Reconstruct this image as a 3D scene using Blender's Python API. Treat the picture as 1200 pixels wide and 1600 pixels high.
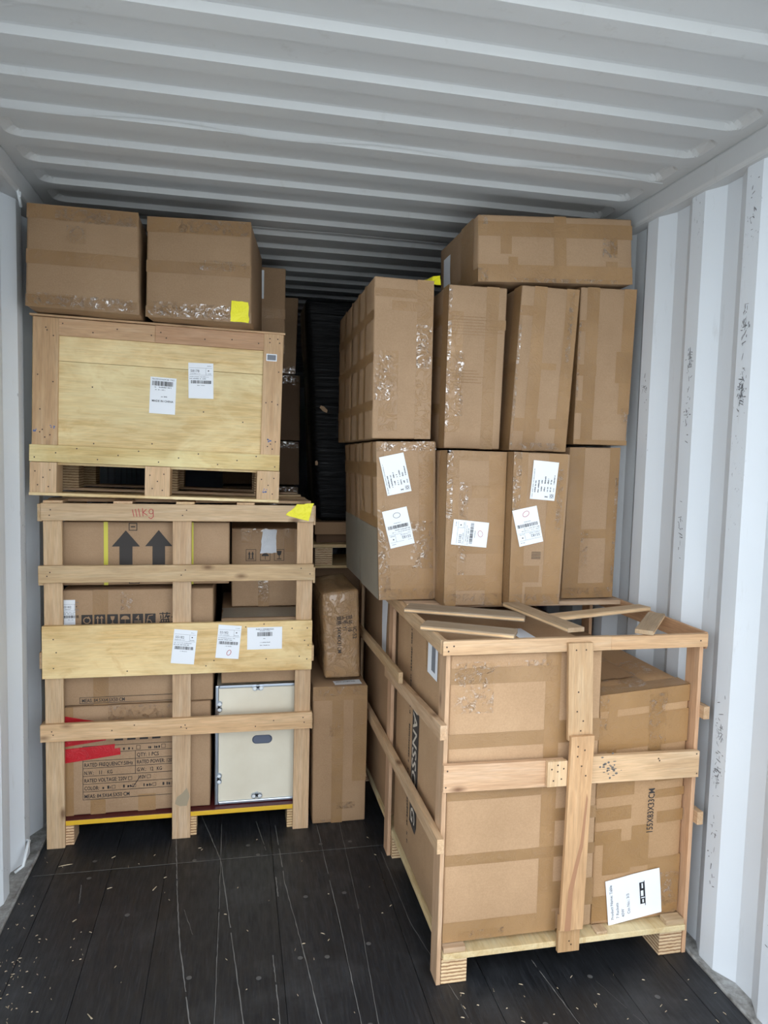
import bpy, bmesh, math, random
from mathutils import Vector, Matrix, noise

for o in list(bpy.data.objects): bpy.data.objects.remove(o, do_unlink=True)
scene = bpy.context.scene
C = scene.collection

# ------------------------------------------------------------------ camera
YAW, PITCH, ROLL = 0.208, -0.077, 0.025
cy, sy, cp, sp = math.cos(YAW), math.sin(YAW), math.cos(PITCH), math.sin(PITCH)
fw = Vector((sy*cp, cy*cp, sp)); rt = Vector((cy, -sy, 0)); up = rt.cross(fw)
cr, sr = math.cos(ROLL), math.sin(ROLL)
r2 = rt*cr + up*sr; u2 = up*cr - rt*sr
cam_d = bpy.data.cameras.new('camera'); cam = bpy.data.objects.new('camera', cam_d); C.objects.link(cam)
m3 = Matrix((r2, u2, -fw)).transposed()
cam.matrix_world = Matrix.Translation((0.791, 0, 1.69)) @ m3.to_4x4()
cam_d.sensor_fit = 'VERTICAL'; cam_d.sensor_height = 24.0; cam_d.lens = 24.0*1109/1600
cam_d.clip_start = 0.02
scene.camera = cam

# ------------------------------------------------------------------ daylight outside the open doors
DOOR_Y = 0.6            # the open end of the container, behind the camera
BACK_Y = 11.0
world = bpy.data.worlds.new('overcast_sky'); scene.world = world; world.use_nodes = True
bg = world.node_tree.nodes['Background']
bg.inputs[0].default_value = (0.88, 0.94, 1.0, 1); bg.inputs[1].default_value = 1.0
vs = scene.view_settings
vs.view_transform = 'Standard'; vs.look = 'None'; vs.gamma = 1.0; vs.use_curve_mapping = False
vs.exposure = 2.08

# ------------------------------------------------------------------ materials
def srgb(r, g, b):
    f = lambda c: (c/255/12.92) if c/255 <= 0.04045 else ((c/255+0.055)/1.055)**2.4
    return (f(r), f(g), f(b), 1)
class NT:
    def __init__(s, name):
        s.m = bpy.data.materials.new(name); s.m.use_nodes = True
        s.t = s.m.node_tree; s.b = s.t.nodes['Principled BSDF']; s._co = None
    def n(s, typ, **kw):
        k = s.t.nodes.new(typ)
        for a, v in kw.items():
            if a.startswith('i_'): k.inputs[int(a[2:])].default_value = v
            else: setattr(k, a, v)
        return k
    def l(s, a, b): s.t.links.new(a, b)
    def co(s, scale=(1, 1, 1)):
        tc = s.n('ShaderNodeTexCoord'); mp = s.n('ShaderNodeMapping'); mp.inputs[3].default_value = scale
        s.l(tc.outputs['Object'], mp.inputs[0]); return mp.outputs[0]
    def noise(s, vec, scale, detail=3, rough=0.55, dist=0):
        k = s.n('ShaderNodeTexNoise'); k.inputs['Scale'].default_value = scale; k.inputs['Detail'].default_value = detail
        k.inputs['Roughness'].default_value = rough; k.inputs['Distortion'].default_value = dist
        s.l(vec, k.inputs['Vector']); return k.outputs[0]
    def ramp(s, fac, stops):
        k = s.n('ShaderNodeValToRGB'); e = k.color_ramp.elements
        while len(e) < len(stops): e.new(0.5)
        for q, (p, c) in zip(e, stops): q.position = p; q.color = c if len(c) == 4 else (*c, 1)
        s.l(fac, k.inputs[0]); return k.outputs[0]
    def mix(s, fac, a, b, blend='MIX'):
        k = s.n('ShaderNodeMix', data_type='RGBA', blend_type=blend)
        for v, i in ((fac, 0), (a, 6), (b, 7)):
            if isinstance(v, (int, float)): k.inputs[i].default_value = v
            elif isinstance(v, tuple): k.inputs[i].default_value = v
            else: s.l(v, k.inputs[i])
        return k.outputs[2]
    def objcol(s):
        return s.n('ShaderNodeObjectInfo').outputs['Color']
    def out(s, col=None, rough=0.6, bump=None, bstr=0.2, bdist=0.005, metal=0, coat=0, spec=0.5, coat_rough=0.1):
        if col is not None:
            if isinstance(col, tuple): s.b.inputs['Base Color'].default_value = col
            else: s.l(col, s.b.inputs['Base Color'])
        if isinstance(rough, (int, float)): s.b.inputs['Roughness'].default_value = rough
        else: s.l(rough, s.b.inputs['Roughness'])
        s.b.inputs['Metallic'].default_value = metal
        s.b.inputs['Specular IOR Level'].default_value = spec
        s.b.inputs['Coat Weight'].default_value = coat; s.b.inputs['Coat Roughness'].default_value = coat_rough
        if bump is not None:
            k = s.n('ShaderNodeBump'); k.inputs['Strength'].default_value = bstr; k.inputs['Distance'].default_value = bdist
            s.l(bump, k.inputs['Height']); s.l(k.outputs[0], s.b.inputs['Normal'])
            if coat: s.l(k.outputs[0], s.b.inputs['Coat Normal'])
        return s.m
def W(v): return (v, v, v, 1)
M = {}
def plain(name, col, rough=0.6, metal=0, spec=0.5):
    M[name] = NT(name).out(col, rough, metal=metal, spec=spec)

# painted corrugated steel
def mat_steel(name, col, scuff):
    k = NT(name); v = k.co()
    c = k.ramp(k.noise(v, 1.3, 4), [(0.3, [x*0.95 for x in col[:3]]), (0.7, col)])
    dust = k.ramp(k.noise(k.co((6, 6, 1.2)), 2.5, 6, 0.7), [(0.60, W(0)), (0.78, W(1))])
    c = k.mix(k.mix(0.35, W(0), dust), c, srgb(150, 146, 138))
    if scuff:
        a = k.ramp(k.noise(k.co((1, 16, 7)), 5, 5, 0.75), [(0.62, W(0)), (0.66, W(1))])
        b_ = k.ramp(k.noise(v, 2.1, 2), [(0.56, W(0)), (0.66, W(1))])
        sx = k.n('ShaderNodeSeparateXYZ'); k.l(v, sx.inputs[0])
        lt = k.n('ShaderNodeMath', operation='LESS_THAN' if scuff > 0 else 'GREATER_THAN'); k.l(sx.outputs[0], lt.inputs[0]); lt.inputs[1].default_value = abs(scuff)*(1 if scuff > 0 else -1)
        f = k.mix(1.0, k.mix(1.0, a, b_, 'MULTIPLY'), lt.outputs[0], 'MULTIPLY')
        c = k.mix(f, c, srgb(95, 98, 105))
    return k.out(c, 0.5, k.noise(v, 60, 3), 0.05, 0.002)
M['wall_r'] = mat_steel('white_painted_steel', srgb(222, 228, 234), 2.379)
M['wall_l'] = mat_steel('white_painted_steel_b', srgb(222, 228, 234), -0.039)
M['ceil'] = mat_steel('white_painted_roof_steel', srgb(196, 198, 199), 0)
k = NT('grimy_rail_steel'); M['rail'] = k.out(k.ramp(k.noise(k.co(), 14, 6, 0.7), [(0.35, srgb(92, 90, 86)), (0.55, srgb(150, 150, 148)), (0.75, srgb(190, 194, 196))]), 0.6)
# black film-faced floor boards
k = NT('black_floor_board'); g = k.noise(k.co((14, 0.9, 1)), 9, 6, 0.7)
c = k.ramp(g, [(0.30, srgb(18, 20, 23)), (0.55, srgb(31, 33, 37)), (0.8, srgb(60, 62, 66))])
d = k.ramp(k.noise(k.co(), 3.5, 5, 0.65), [(0.52, W(0)), (0.75, W(0.5))])
c = k.mix(d, c, srgb(74, 75, 77)); c = k.mix(1.0, c, k.objcol(), 'MULTIPLY')
M['floor'] = k.out(c, k.ramp(k.noise(k.co((8, 1.5, 1)), 6, 4), [(0.3, W(0.38)), (0.7, W(0.62))]), g, 0.35, 0.003)
plain('floor_gap', srgb(14, 14, 15), 0.9)
plain('scratch', srgb(118, 117, 115), 0.8)
plain('screw', srgb(98, 98, 98), 0.5, 0.3)
k = NT('concrete_yard'); M['yard'] = k.out(k.ramp(k.noise(k.co(), 0.6, 5), [(0.3, srgb(170, 170, 166)), (0.7, srgb(196, 196, 192))]), 0.9)

# cardboard (tinted per object)
def mat_card(name, wet=False):
    k = NT(name); v = k.co()
    c = k.ramp(k.noise(v, 3.0, 4, 0.6), [(0.25, srgb(156, 127, 98)), (0.55, srgb(170, 140, 110)), (0.8, srgb(180, 151, 121))])
    fib = k.noise(k.co((1, 1, 1)), 220, 2)
    c = k.mix(0.10, c, k.ramp(fib, [(0.3, srgb(120, 92, 62)), (0.7, srgb(210, 180, 146))]))
    c = k.mix(1.0, c, k.objcol(), 'MULTIPLY')
    h = k.mix(0.75, k.noise(k.co((1, 1, 22)), 6, 3), k.noise(v, 9, 4))
    if wet:
        cr1 = k.noise(k.co((1, 1, 1)), 14, 5, 0.62, 2.2)
        rid = k.ramp(cr1, [(0.44, W(0)), (0.5, W(1)), (0.56, W(0))])
        return k.out(c, 0.42, k.mix(0.35, h, rid), 0.55, 0.01, coat=0.9, coat_rough=0.12)
    return k.out(c, 0.72, h, 0.25, 0.006, spec=0.3)
M['card'] = mat_card('cardboard'); M['card_wrap'] = mat_card('cardboard_under_clear_film', True)
def mat_tape(name, ca, cb, rough=0.22):
    k = NT(name); v = k.co()
    cr1 = k.noise(k.co((1, 1, 1.0)), 18, 5, 0.6, 2.5)
    rid = k.ramp(cr1, [(0.45, W(0)), (0.5, W(1)), (0.55, W(0))])
    c = k.ramp(k.noise(v, 5, 3), [(0.3, ca), (0.7, cb)])
    c = k.mix(1.0, c, k.objcol(), 'MULTIPLY')
    return k.out(c, rough, k.mix(0.5, k.noise(v, 7, 3), rid), 0.28, 0.006, spec=0.45)
M['tape'] = mat_tape('brown_packing_tape', srgb(150, 117, 80), srgb(164, 130, 92), 0.3)
k = NT('clear_film'); cr1 = k.noise(k.co(), 26, 5, 0.62, 2.6)
rid = k.ramp(cr1, [(0.44, W(0)), (0.5, W(1)), (0.56, W(0))])
bp_ = k.n('ShaderNodeBump'); bp_.inputs['Strength'].default_value = 0.9; bp_.inputs['Distance'].default_value = 0.01; k.l(k.mix(0.5, k.noise(k.co(), 11, 4), rid), bp_.inputs['Height'])
gl = k.n('ShaderNodeBsdfGlossy'); gl.inputs['Roughness'].default_value = 0.13; gl.inputs['Color'].default_value = W(0.95); k.l(bp_.outputs[0], gl.inputs['Normal'])
tr = k.n('ShaderNodeBsdfTransparent'); tr.inputs['Color'].default_value = (0.97, 0.96, 0.94, 1); ms = k.n('ShaderNodeMixShader')
k.l(k.ramp(k.noise(k.co(), 30, 4, 0.6, 1.5), [(0.48, W(0.015)), (0.65, W(0.30))]), ms.inputs[0]); k.l(tr.outputs[0], ms.inputs[1]); k.l(gl.outputs[0], ms.inputs[2])
k.l(ms.outputs[0], k.t.nodes['Material Output'].inputs[0]); M['tape_clear'] = k.m
M['tape_yellow'] = mat_tape('yellow_tape', srgb(232, 222, 20), srgb(246, 238, 40), 0.4)
M['tape_red'] = mat_tape('red_tape', srgb(176, 22, 34), srgb(196, 34, 44), 0.35)
M['tape_white'] = mat_tape('white_plastic_patch', srgb(196, 202, 210), srgb(222, 226, 232), 0.3)
M['film_grey'] = mat_tape('grey_plastic_film', srgb(138, 132, 120), srgb(152, 146, 132), 0.4)
plain('strap', srgb(208, 200, 70), 0.4)
# black stretch film
k = NT('black_stretch_film'); wv = k.noise(k.co((3, 3, 46)), 1.6, 5, 0.6, 0.6)
M['film'] = k.out(srgb(6, 7, 10), 0.40, wv, 0.7, 0.015, spec=0.22)
# wood: grain along an axis, tinted per object
def mat_wood(name, ax, ca, cb, cc, knots=True, rough=0.62):
    k = NT(name)
    sc = [16, 16, 16]; sc[ax] = 1.1; v = k.co(tuple(sc))
    g = k.noise(v, 2.2, 6, 0.62, 0.9)
    c = k.ramp(g, [(0.25, ca), (0.5, cb), (0.78, cc)])
    fine = k.ramp(k.noise(k.co(tuple(s_*6 for s_ in sc)), 2.0, 3), [(0.35, W(0.82)), (0.65, W(1))])
    c = k.mix(1.0, c, fine, 'MULTIPLY')
    if knots:
        s2 = [7, 7, 7]; s2[ax] = 3.2
        vo = k.n('ShaderNodeTexVoronoi'); vo.inputs['Scale'].default_value = 1.3; vo.inputs['Randomness'].default_value = 1
        k.l(k.co(tuple(s2)), vo.inputs['Vector'])
        kn = k.ramp(vo.outputs['Distance'], [(0.045, W(0.75)), (0.09, W(0.35)), (0.15, W(0))])
        c = k.mix(kn, c, srgb(96, 60, 36))
    if not knots:
        s3 = [3.4, 3.4, 3.4]; s3[ax] = 1.6
        bl = k.ramp(k.noise(k.co(tuple(s3)), 1.7, 5, 0.6, 1.2), [(0.40, W(0)), (0.66, W(0.8))])
        c = k.mix(bl, c, srgb(240, 226, 186))
        b2 = k.ramp(k.noise(k.co(tuple(q*1.3+0.1 for q in s3)), 2.3, 5, 0.6, 1.6), [(0.56, W(0)), (0.74, W(0.55))])
        c = k.mix(b2, c, srgb(196, 156, 98))
    big = k.ramp(k.noise(k.co(), 2.4, 3), [(0.3, W(0.86)), (0.7, W(1.06))])
    c = k.mix(1.0, c, big, 'MULTIPLY'); c = k.mix(1.0, c, k.objcol(), 'MULTIPLY')
    return k.out(c, rough, g, 0.25, 0.003, spec=0.3)
for ax, n_ in enumerate('xyz'):
    M['wood'+n_] = mat_wood('pine_board_'+n_, ax, srgb(200, 168, 134), srgb(219, 190, 157), srgb(231, 209, 182))
    M['ply'+n_] = mat_wood('plywood_face_'+n_, ax, srgb(208, 176, 124), srgb(228, 202, 154), srgb(240, 222, 182), False)
def mat_layers(name, freq):
    k = NT(name); sx = k.n('ShaderNodeSeparateXYZ'); k.l(k.co(), sx.inputs[0])
    cb = k.n('ShaderNodeCombineXYZ'); k.l(sx.outputs[2], cb.inputs[2])
    nb = k.noise(k.co((9, 9, 40)), 3, 3)
    wv = k.n('ShaderNodeTexWave', wave_type='BANDS', bands_direction='Z'); wv.inputs['Scale'].default_value = freq
    wv.inputs['Distortion'].default_value = 1.4; wv.inputs['Detail'].default_value = 2; wv.inputs['Detail Scale'].default_value = 3
    k.l(k.co(), wv.inputs['Vector'])
    c = k.ramp(wv.outputs[0], [(0.15, srgb(128, 88, 58)), (0.4, srgb(214, 178, 132)), (0.8, srgb(232, 208, 170))])
    c = k.mix(0.3, c, k.ramp(nb, [(0.3, srgb(170, 130, 90)), (0.7, srgb(232, 214, 184))]))
    return k.out(k.mix(1.0, c, k.objcol(), 'MULTIPLY'), 0.75, wv.outputs[0], 0.3, 0.003)
M['layers'] = mat_layers('laminated_ply_block', 26)
plain('nail', srgb(70, 52, 40), 0.5)
plain('paper', srgb(236, 240, 246), 0.6); plain('ink', srgb(34, 34, 38), 0.7); plain('ink_soft', srgb(122, 126, 134), 0.7)
plain('print_dark', srgb(58, 54, 52), 0.75); plain('print_white', srgb(205, 196, 182), 0.7); plain('pen_red', srgb(176, 52, 58), 0.6)
plain('deck_red', srgb(84, 26, 28), 0.5); plain('deck_yellow', srgb(222, 178, 44), 0.5)
k = NT('pale_case_panel'); M['case'] = k.out(k.ramp(k.noise(k.co(), 4, 5), [(0.3, srgb(214, 206, 186)), (0.7, srgb(228, 222, 204))]), 0.5)
plain('alu', srgb(190, 200, 212), 0.28, 0.9); plain('case_dark', srgb(96, 104, 122), 0.4, 0.3)
plain('bevel_white', srgb(222, 228, 232), 0.4); plain('chip', srgb(176, 160, 134), 0.8); plain('blue_ink', srgb(84, 112, 168), 0.7)
plain('stain', srgb(110, 106, 102), 0.8); plain('scuff', srgb(122, 124, 128), 0.8); plain('streak', srgb(166, 122, 90), 0.7); plain('smudge', srgb(160, 146, 122), 0.8)

# ------------------------------------------------------------------ helpers
def link(name, mesh, mat, parent=None, col=None, smooth=False):
    o = bpy.data.objects.new(name, mesh); C.objects.link(o)
    if mat: mesh.materials.append(M[mat] if isinstance(mat, str) else mat)
    if parent: o.parent = parent
    o.color = (*col, 1) if col else (1, 1, 1, 1)
    if smooth:
        mesh.polygons.foreach_set('use_smooth', [True]*len(mesh.polygons))
    return o
def mesh_of(verts, faces, name='m'):
    me = bpy.data.meshes.new(name); me.from_pydata([tuple(v) for v in verts], [], faces); me.update(); return me
def thing(name, label, cat, loc=(0, 0, 0), group=None, rot=None):
    o = bpy.data.objects.new(name, None); C.objects.link(o); o.location = loc; o.empty_display_size = 0.05
    if rot: o.rotation_euler = rot
    o['label'] = label; o['category'] = cat
    if group: o['group'] = group
    return o
def tag(o, label, cat, group=None):
    o['label'] = label; o['category'] = cat
    if group: o['group'] = group
    return o
def structure(o, label=None):
    o['kind'] = 'structure'
    if label: o['label'] = label
    return o

class Blk:
    """a hexahedron with soft edges and dented faces; decals follow its faces"""
    def __init__(s, P, origin=(0, 0, 0), amp=0.0, soft=0.0, n=1, seed=0):
        o = Vector(origin); s.P = {q: Vector(v)-o for q, v in P.items()}; s.amp = amp; s.soft = soft; s.n = n; s.seed = seed
        g = lambda a, b: (s.P[a]-s.P[b]).length
        s.S = (g((1, 0, 0), (0, 0, 0)), g((0, 1, 0), (0, 0, 0)), g((0, 0, 1), (0, 0, 0)))
        s.cen = sum(s.P.values(), Vector())/8
    def pt(s, a, b, c):
        P = s.P; r = Vector()
        for i in (0, 1):
            for j in (0, 1):
                for k_ in (0, 1):
                    w = (a if i else 1-a)*(b if j else 1-b)*(c if k_ else 1-c)
                    if w: r += P[(i, j, k_)]*w
        return r
    N = {'F': Vector((0, -1, 0)), 'B': Vector((0, 1, 0)), 'L': Vector((-1, 0, 0)), 'R': Vector((1, 0, 0)), 'T': Vector((0, 0, 1)), 'D': Vector((0, 0, -1))}
    def abc(s, f, u, v):
        return {'F': (u, 0, v), 'B': (1-u, 1, v), 'L': (0, 1-u, v), 'R': (1, u, v), 'T': (u, v, 1), 'D': (u, 1-v, 0)}[f]
    def dims(s, f):
        S = s.S; return {'F': (S[0], S[2]), 'B': (S[0], S[2]), 'L': (S[1], S[2]), 'R': (S[1], S[2]), 'T': (S[0], S[1]), 'D': (S[0], S[1])}[f]
    def surf(s, f, u, v, off=0.0):
        p = s.pt(*s.abc(f, u, v)); d = off
        if s.amp:
            fade = min(1, 6*min(max(u, 0), max(1-u, 0), max(v, 0), max(1-v, 0)))
            q = Vector((u*2.3+s.seed*7.1+ord(f), v*2.3+s.seed*3.3, s.seed*1.7))
            d += s.amp*fade*(0.35+1.0*noise.noise(q)+0.35*noise.noise(q*3.1))
        return p+s.N[f]*d
    def mesh(s):
        bm = bmesh.new()
        def ts(L):
            e = min(0.25, s.soft/max(L, 1e-4)); n = max(1, s.n)
            if not s.soft: return [i/n for i in range(n+1)]
            return [0]+[e+(1-2*e)*i/n for i in range(n+1)]+[1]
        for f in 'FBLRTD':
            w, h = s.dims(f); us, vs_ = ts(w), ts(h); grid = []
            for v in vs_:
                row = []
                for u in us:
                    p = s.surf(f, u, v)
                    if s.soft:
                        a = s.abc(f, u, v); ex = [x < 1e-6 or x > 1-1e-6 for x in a]
                        if sum(ex) >= 2:
                            for ax in range(3):
                                if ex[ax]:
                                    d = Vector((0, 0, 0)); d[ax] = 1 if a[ax] < 0.5 else -1
                                    p += d*s.soft*0.32
                    row.append(bm.verts.new(p))
                grid.append(row)
            for j in range(len(vs_)-1):
                for i in range(len(us)-1):
                    bm.faces.new((grid[j][i], grid[j][i+1], grid[j+1][i+1], grid[j+1][i]))
        bmesh.ops.remove_doubles(bm, verts=bm.verts, dist=1e-5)
        bmesh.ops.recalc_face_normals(bm, faces=bm.faces)
        me = bpy.data.meshes.new('block'); bm.to_mesh(me); bm.free(); return me

def hexa(x0, x1, y0, y1, z0, z1):
    X, Y, Z = (x0, x1), (y0, y1), (z0, z1)
    return {(i, j, k_): (X[i], Y[j], Z[k_]) for i in (0, 1) for j in (0, 1) for k_ in (0, 1)}
def front_quad(TL, TR, BR, BL, y, depth, back=(0, 0), yr=None):
    yr = y if yr is None else yr; P = {}
    for i, k_, q in ((0, 1, TL), (1, 1, TR), (1, 0, BR), (0, 0, BL)):
        yy = yr if i else y
        P[(i, 0, k_)] = (q[0], yy, q[1]); P[(i, 1, k_)] = (q[0]+back[0], yy+depth, q[1]+back[1])
    return P

def patch(name, blk, f, u0, u1, v0, v1, mat, parent, off=0.0011, nu=5, nv=5, col=None, quad=None, ragged=0.0):
    """thin sheet lying on a face; u, v in metres from the face's lower left"""
    w, h = blk.dims(f); verts = []; rnd = random.Random(int((u0+v1)*9999)+blk.seed)
    for j in range(nv+1):
        for i in range(nu+1):
            a, b = i/nu, j/nv
            if quad:
                (q0, q1, q2, q3) = quad   # BL BR TR TL
                x = (q0[0]*(1-a)+q1[0]*a)*(1-b)+(q3[0]*(1-a)+q2[0]*a)*b
                y = (q0[1]*(1-a)+q1[1]*a)*(1-b)+(q3[1]*(1-a)+q2[1]*a)*b
            else: x = u0+(u1-u0)*a; y = v0+(v1-v0)*b
            if ragged: x += rnd.uniform(-1, 1)*ragged; y += rnd.uniform(-1, 1)*ragged
            verts.append(blk.surf(f, x/w, y/h, off))
    st = nu+1
    faces = [(j*st+i, j*st+i+1, (j+1)*st+i+1, (j+1)*st+i) for j in range(nv) for i in range(nu)]
    return link(name, mesh_of(verts, faces), mat, parent, col, True)

# flat graphics: lists of 2-D polygons in metres
def rect2(x0, y0, x1, y1): return [[(x0, y0), (x1, y0), (x1, y1), (x0, y1)]]
def frame2(x0, y0, x1, y1, t):
    return rect2(x0, y0, x1, y0+t)+rect2(x0, y1-t, x1, y1)+rect2(x0, y0+t, x0+t, y1-t)+rect2(x1-t, y0+t, x1, y1-t)
def line2(p, q, t):
    d = Vector((q[0]-p[0], q[1]-p[1])); 
    if d.length < 1e-7: return []
    n_ = Vector((-d.y, d.x)).normalized()*t/2
    return [[(p[0]-n_.x, p[1]-n_.y), (q[0]-n_.x, q[1]-n_.y), (q[0]+n_.x, q[1]+n_.y), (p[0]+n_.x, p[1]+n_.y)]]
def poly2(pts, t):
    r = []
    for a, b in zip(pts, pts[1:]): r += line2(a, b, t)
    return r
def disc2(x, y, r, n=12, ry=None): return [[(x+r*math.cos(6.2832*i/n), y+(ry or r)*math.sin(6.2832*i/n)) for i in range(n)]]
def ring2(x, y, rx, ry, t, n=18, rot=0):
    p = [(x+rx*math.cos(6.2832*i/n)*math.cos(rot)-ry*math.sin(6.2832*i/n)*math.sin(rot), y+rx*math.cos(6.2832*i/n)*math.sin(rot)+ry*math.sin(6.2832*i/n)*math.cos(rot)) for i in range(n+1)]
    return poly2(p, t)
_tc = {}
def text2(s, size, x, y, align='LEFT'):
    key = (s, align)
    if key not in _tc:
        cu = bpy.data.curves.new('lettering', 'FONT'); cu.body = s; cu.size = 1.0; cu.align_x = align; cu.resolution_u = 2; cu.offset = 0.012
        ob = bpy.data.objects.new('lettering', cu); C.objects.link(ob)
        dg = bpy.context.evaluated_depsgraph_get(); me = bpy.data.meshes.new_from_object(ob.evaluated_get(dg))
        _tc[key] = ([v.co.xy.copy() for v in me.vertices], [tuple(p.vertices) for p in me.polygons])
        bpy.data.objects.remove(ob); bpy.data.curves.remove(cu); bpy.data.meshes.remove(me)
    V, F = _tc[key]
    return [[(V[i].x*size+x, V[i].y*size+y) for i in f] for f in F]
def fit2(s, size, x, y, width):
    P = text2(s, size, 0, 0); m = max(q[0] for p in P for q in p); k_ = width/m
    return [[(x+q[0]*k_, y+q[1]) for q in p] for p in P]
def scribble_text(x0, x1, y, h, rnd, t=None):
    """a line of print too small to read"""
    r = []; x = x0
    while x < x1:
        w = rnd.uniform(0.5, 1.2)*h*0.7
        if rnd.random() < 0.82: r += rect2(x, y, min(x+w*0.7, x1), y+h*rnd.uniform(0.6, 1))
        x += w
    return r
def barcode(x0, x1, y0, y1, rnd):
    r = []; x = x0
    while x < x1:
        w = rnd.choice((0.0012, 0.0012, 0.002, 0.003)); r += rect2(x, y0, min(x+w, x1), y1); x += w+rnd.choice((0.001, 0.0015, 0.0025))
    return r
def xf(polys, cx=0, cy=0, rot=0, sx=1, sy=1):
    c, s = math.cos(rot), math.sin(rot)
    return [[(cx+(x*sx)*c-(y*sy)*s, cy+(x*sx)*s+(y*sy)*c) for x, y in p] for p in polys]
def decal(name, blk, f, polys, mat, parent, off=0.0022, shear=0.0):
    w, h = blk.dims(f); verts, faces = [], []
    for p in polys:
        b = len(verts)
        for x, y in p: verts.append(blk.surf(f, x/w, y/h, off))
        faces.append(tuple(range(b, b+len(p))))
    o = link(name, mesh_of(verts, faces), mat, parent); return o

def ship_print(w, h, rnd, num='55182', circle=None, circ_mat=None):
    ink, soft = [], []
    soft += line2((0.05*w, 0.86*h), (0.95*w, 0.86*h), 0.0008)+line2((0.05*w, 0.66*h), (0.95*w, 0.66*h), 0.0008)+line2((0.7*w, 0.66*h), (0.7*w, 0.86*h), 0.0008)
    soft += text2(num, 0.10*h, 0.08*w, 0.74*h)
    soft += scribble_text(0.06*w, 0.5*w, 0.69*h, 0.014*h*1.4, rnd)
    ink += rect2(0.78*w, 0.77*h, 0.83*w, 0.80*h)
    soft += scribble_text(0.72*w, 0.92*w, 0.69*h, 0.02*h, rnd)+scribble_text(0.05*w, 0.8*w, 0.60*h, 0.02*h, rnd)
    soft += scribble_text(0.05*w, 0.7*w, 0.545*h, 0.028*h, rnd)+scribble_text(0.75*w, 0.92*w, 0.91*h, 0.02*h, rnd)
    ink += barcode(0.1*w, 0.92*w, 0.42*h, 0.51*h, rnd)
    soft += scribble_text(0.35*w, 0.65*w, 0.36*h, 0.02*h, rnd)
    return ink, soft
def table_print(w, h, rnd):
    """landscape product label, read with its long side horizontal"""
    ink, soft = [], []
    for i in range(6):
        y = h*(0.82-0.125*i)
        ink += scribble_text(0.22*w if i > 1 else 0.18*w, w*(0.34 if i > 1 else 0.5), y, 0.05*h, rnd)
        if i > 1: ink += scribble_text(0.42*w, w*rnd.uniform(0.5, 0.62), y, 0.055*h, rnd)
    ink += text2('N.W', 0.075*h, 0.23*w, 0.06*h)+scribble_text(0.42*w, 0.66*w, 0.08*h, 0.05*h, rnd)
    ink += frame2(0.06*w, 0.06*h, 0.06*w+0.16*h, 0.22*h, 0.0008)+ring2(0.06*w+0.08*h, 0.14*h, 0.045*h, 0.045*h, 0.002)
    ink += line2((0.07*w, 0.3*h), (0.1*w, 0.42*h), 0.0018)+line2((0.1*w, 0.3*h), (0.07*w, 0.42*h), 0.0018)
    soft += scribble_text(0.04*w, 0.8*w, 0.92*h, 0.03*h, rnd)
    return ink, soft
def label_on(blk, f, cx, cy, w, h, rot, parent, ink, soft, extra=None, name='label', off=0.0026):
    """paper label centred at cx, cy (metres on the face), its prints are its own sub-parts"""
    c, s = math.cos(rot), math.sin(rot)
    q = [(cx+x*c-y*s, cy+x*s+y*c) for x, y in ((-w/2, -h/2), (w/2, -h/2), (w/2, h/2), (-w/2, h/2))]
    lab = patch(name, blk, f, 0, 0, 0, 0, 'paper', parent, off, 4, 4, quad=q); lab['label'] = 'white paper label'
    mv = lambda P: xf([[(x-w/2, y-h/2) for x, y in p] for p in P], cx, cy, rot)
    if ink: decal('label_print', blk, f, mv(ink), 'ink', lab, off+0.0009)
    if soft: decal('label_print', blk, f, mv(soft), 'ink_soft', lab, off+0.0008)
    if extra: decal('pen_mark', blk, f, mv(extra[0]), extra[1], lab, off+0.0010)
    return lab

def carton(label, P, group=None, mat='card', amp=0.004, soft=0.006, n=7, col=(1, 1, 1), name='cardboard_box', seed=None, cat='box'):
    xs = [v[0] for v in P.values()]; ys = [v[1] for v in P.values()]; zs = [v[2] for v in P.values()]
    o = (round(sum(xs)/8, 4), round(sum(ys)/8, 4), round(min(zs), 4))
    t = thing(name, label, cat, o, group)
    carton.n += 1
    b = Blk(P, o, amp, soft, n, carton.n if seed is None else seed)
    link('body', b.mesh(), mat, t, col, True)
    b.t = t; return b
carton.n = 0
def tapes(b, f, strips, mat='tape', col=None):
    for (u0, u1, v0, v1) in strips:
        w, h = b.dims(f)
        j = random.Random(int(u0*1e4+v1*1e3)+b.seed); k_ = j.uniform(0.93, 1.06); c = col or (k_, k_, k_)
        patch('tape', b, f, u0*w, u1*w, v0*h, v1*h, mat, b.t, 0.0010+j.random()*0.0005, 5 if u1-u0 > 0.4 else 3, 7 if v1-v0 > 0.4 else 3, c)
def glints(b, f, spots, mat='tape_clear'):
    for (u0, u1, v0, v1) in spots:
        w, h = b.dims(f); patch('clear_tape', b, f, u0*w, u1*w, v0*h, v1*h, mat, b.t, 0.0019, 10, 10, None, ragged=0.0006)

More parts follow.
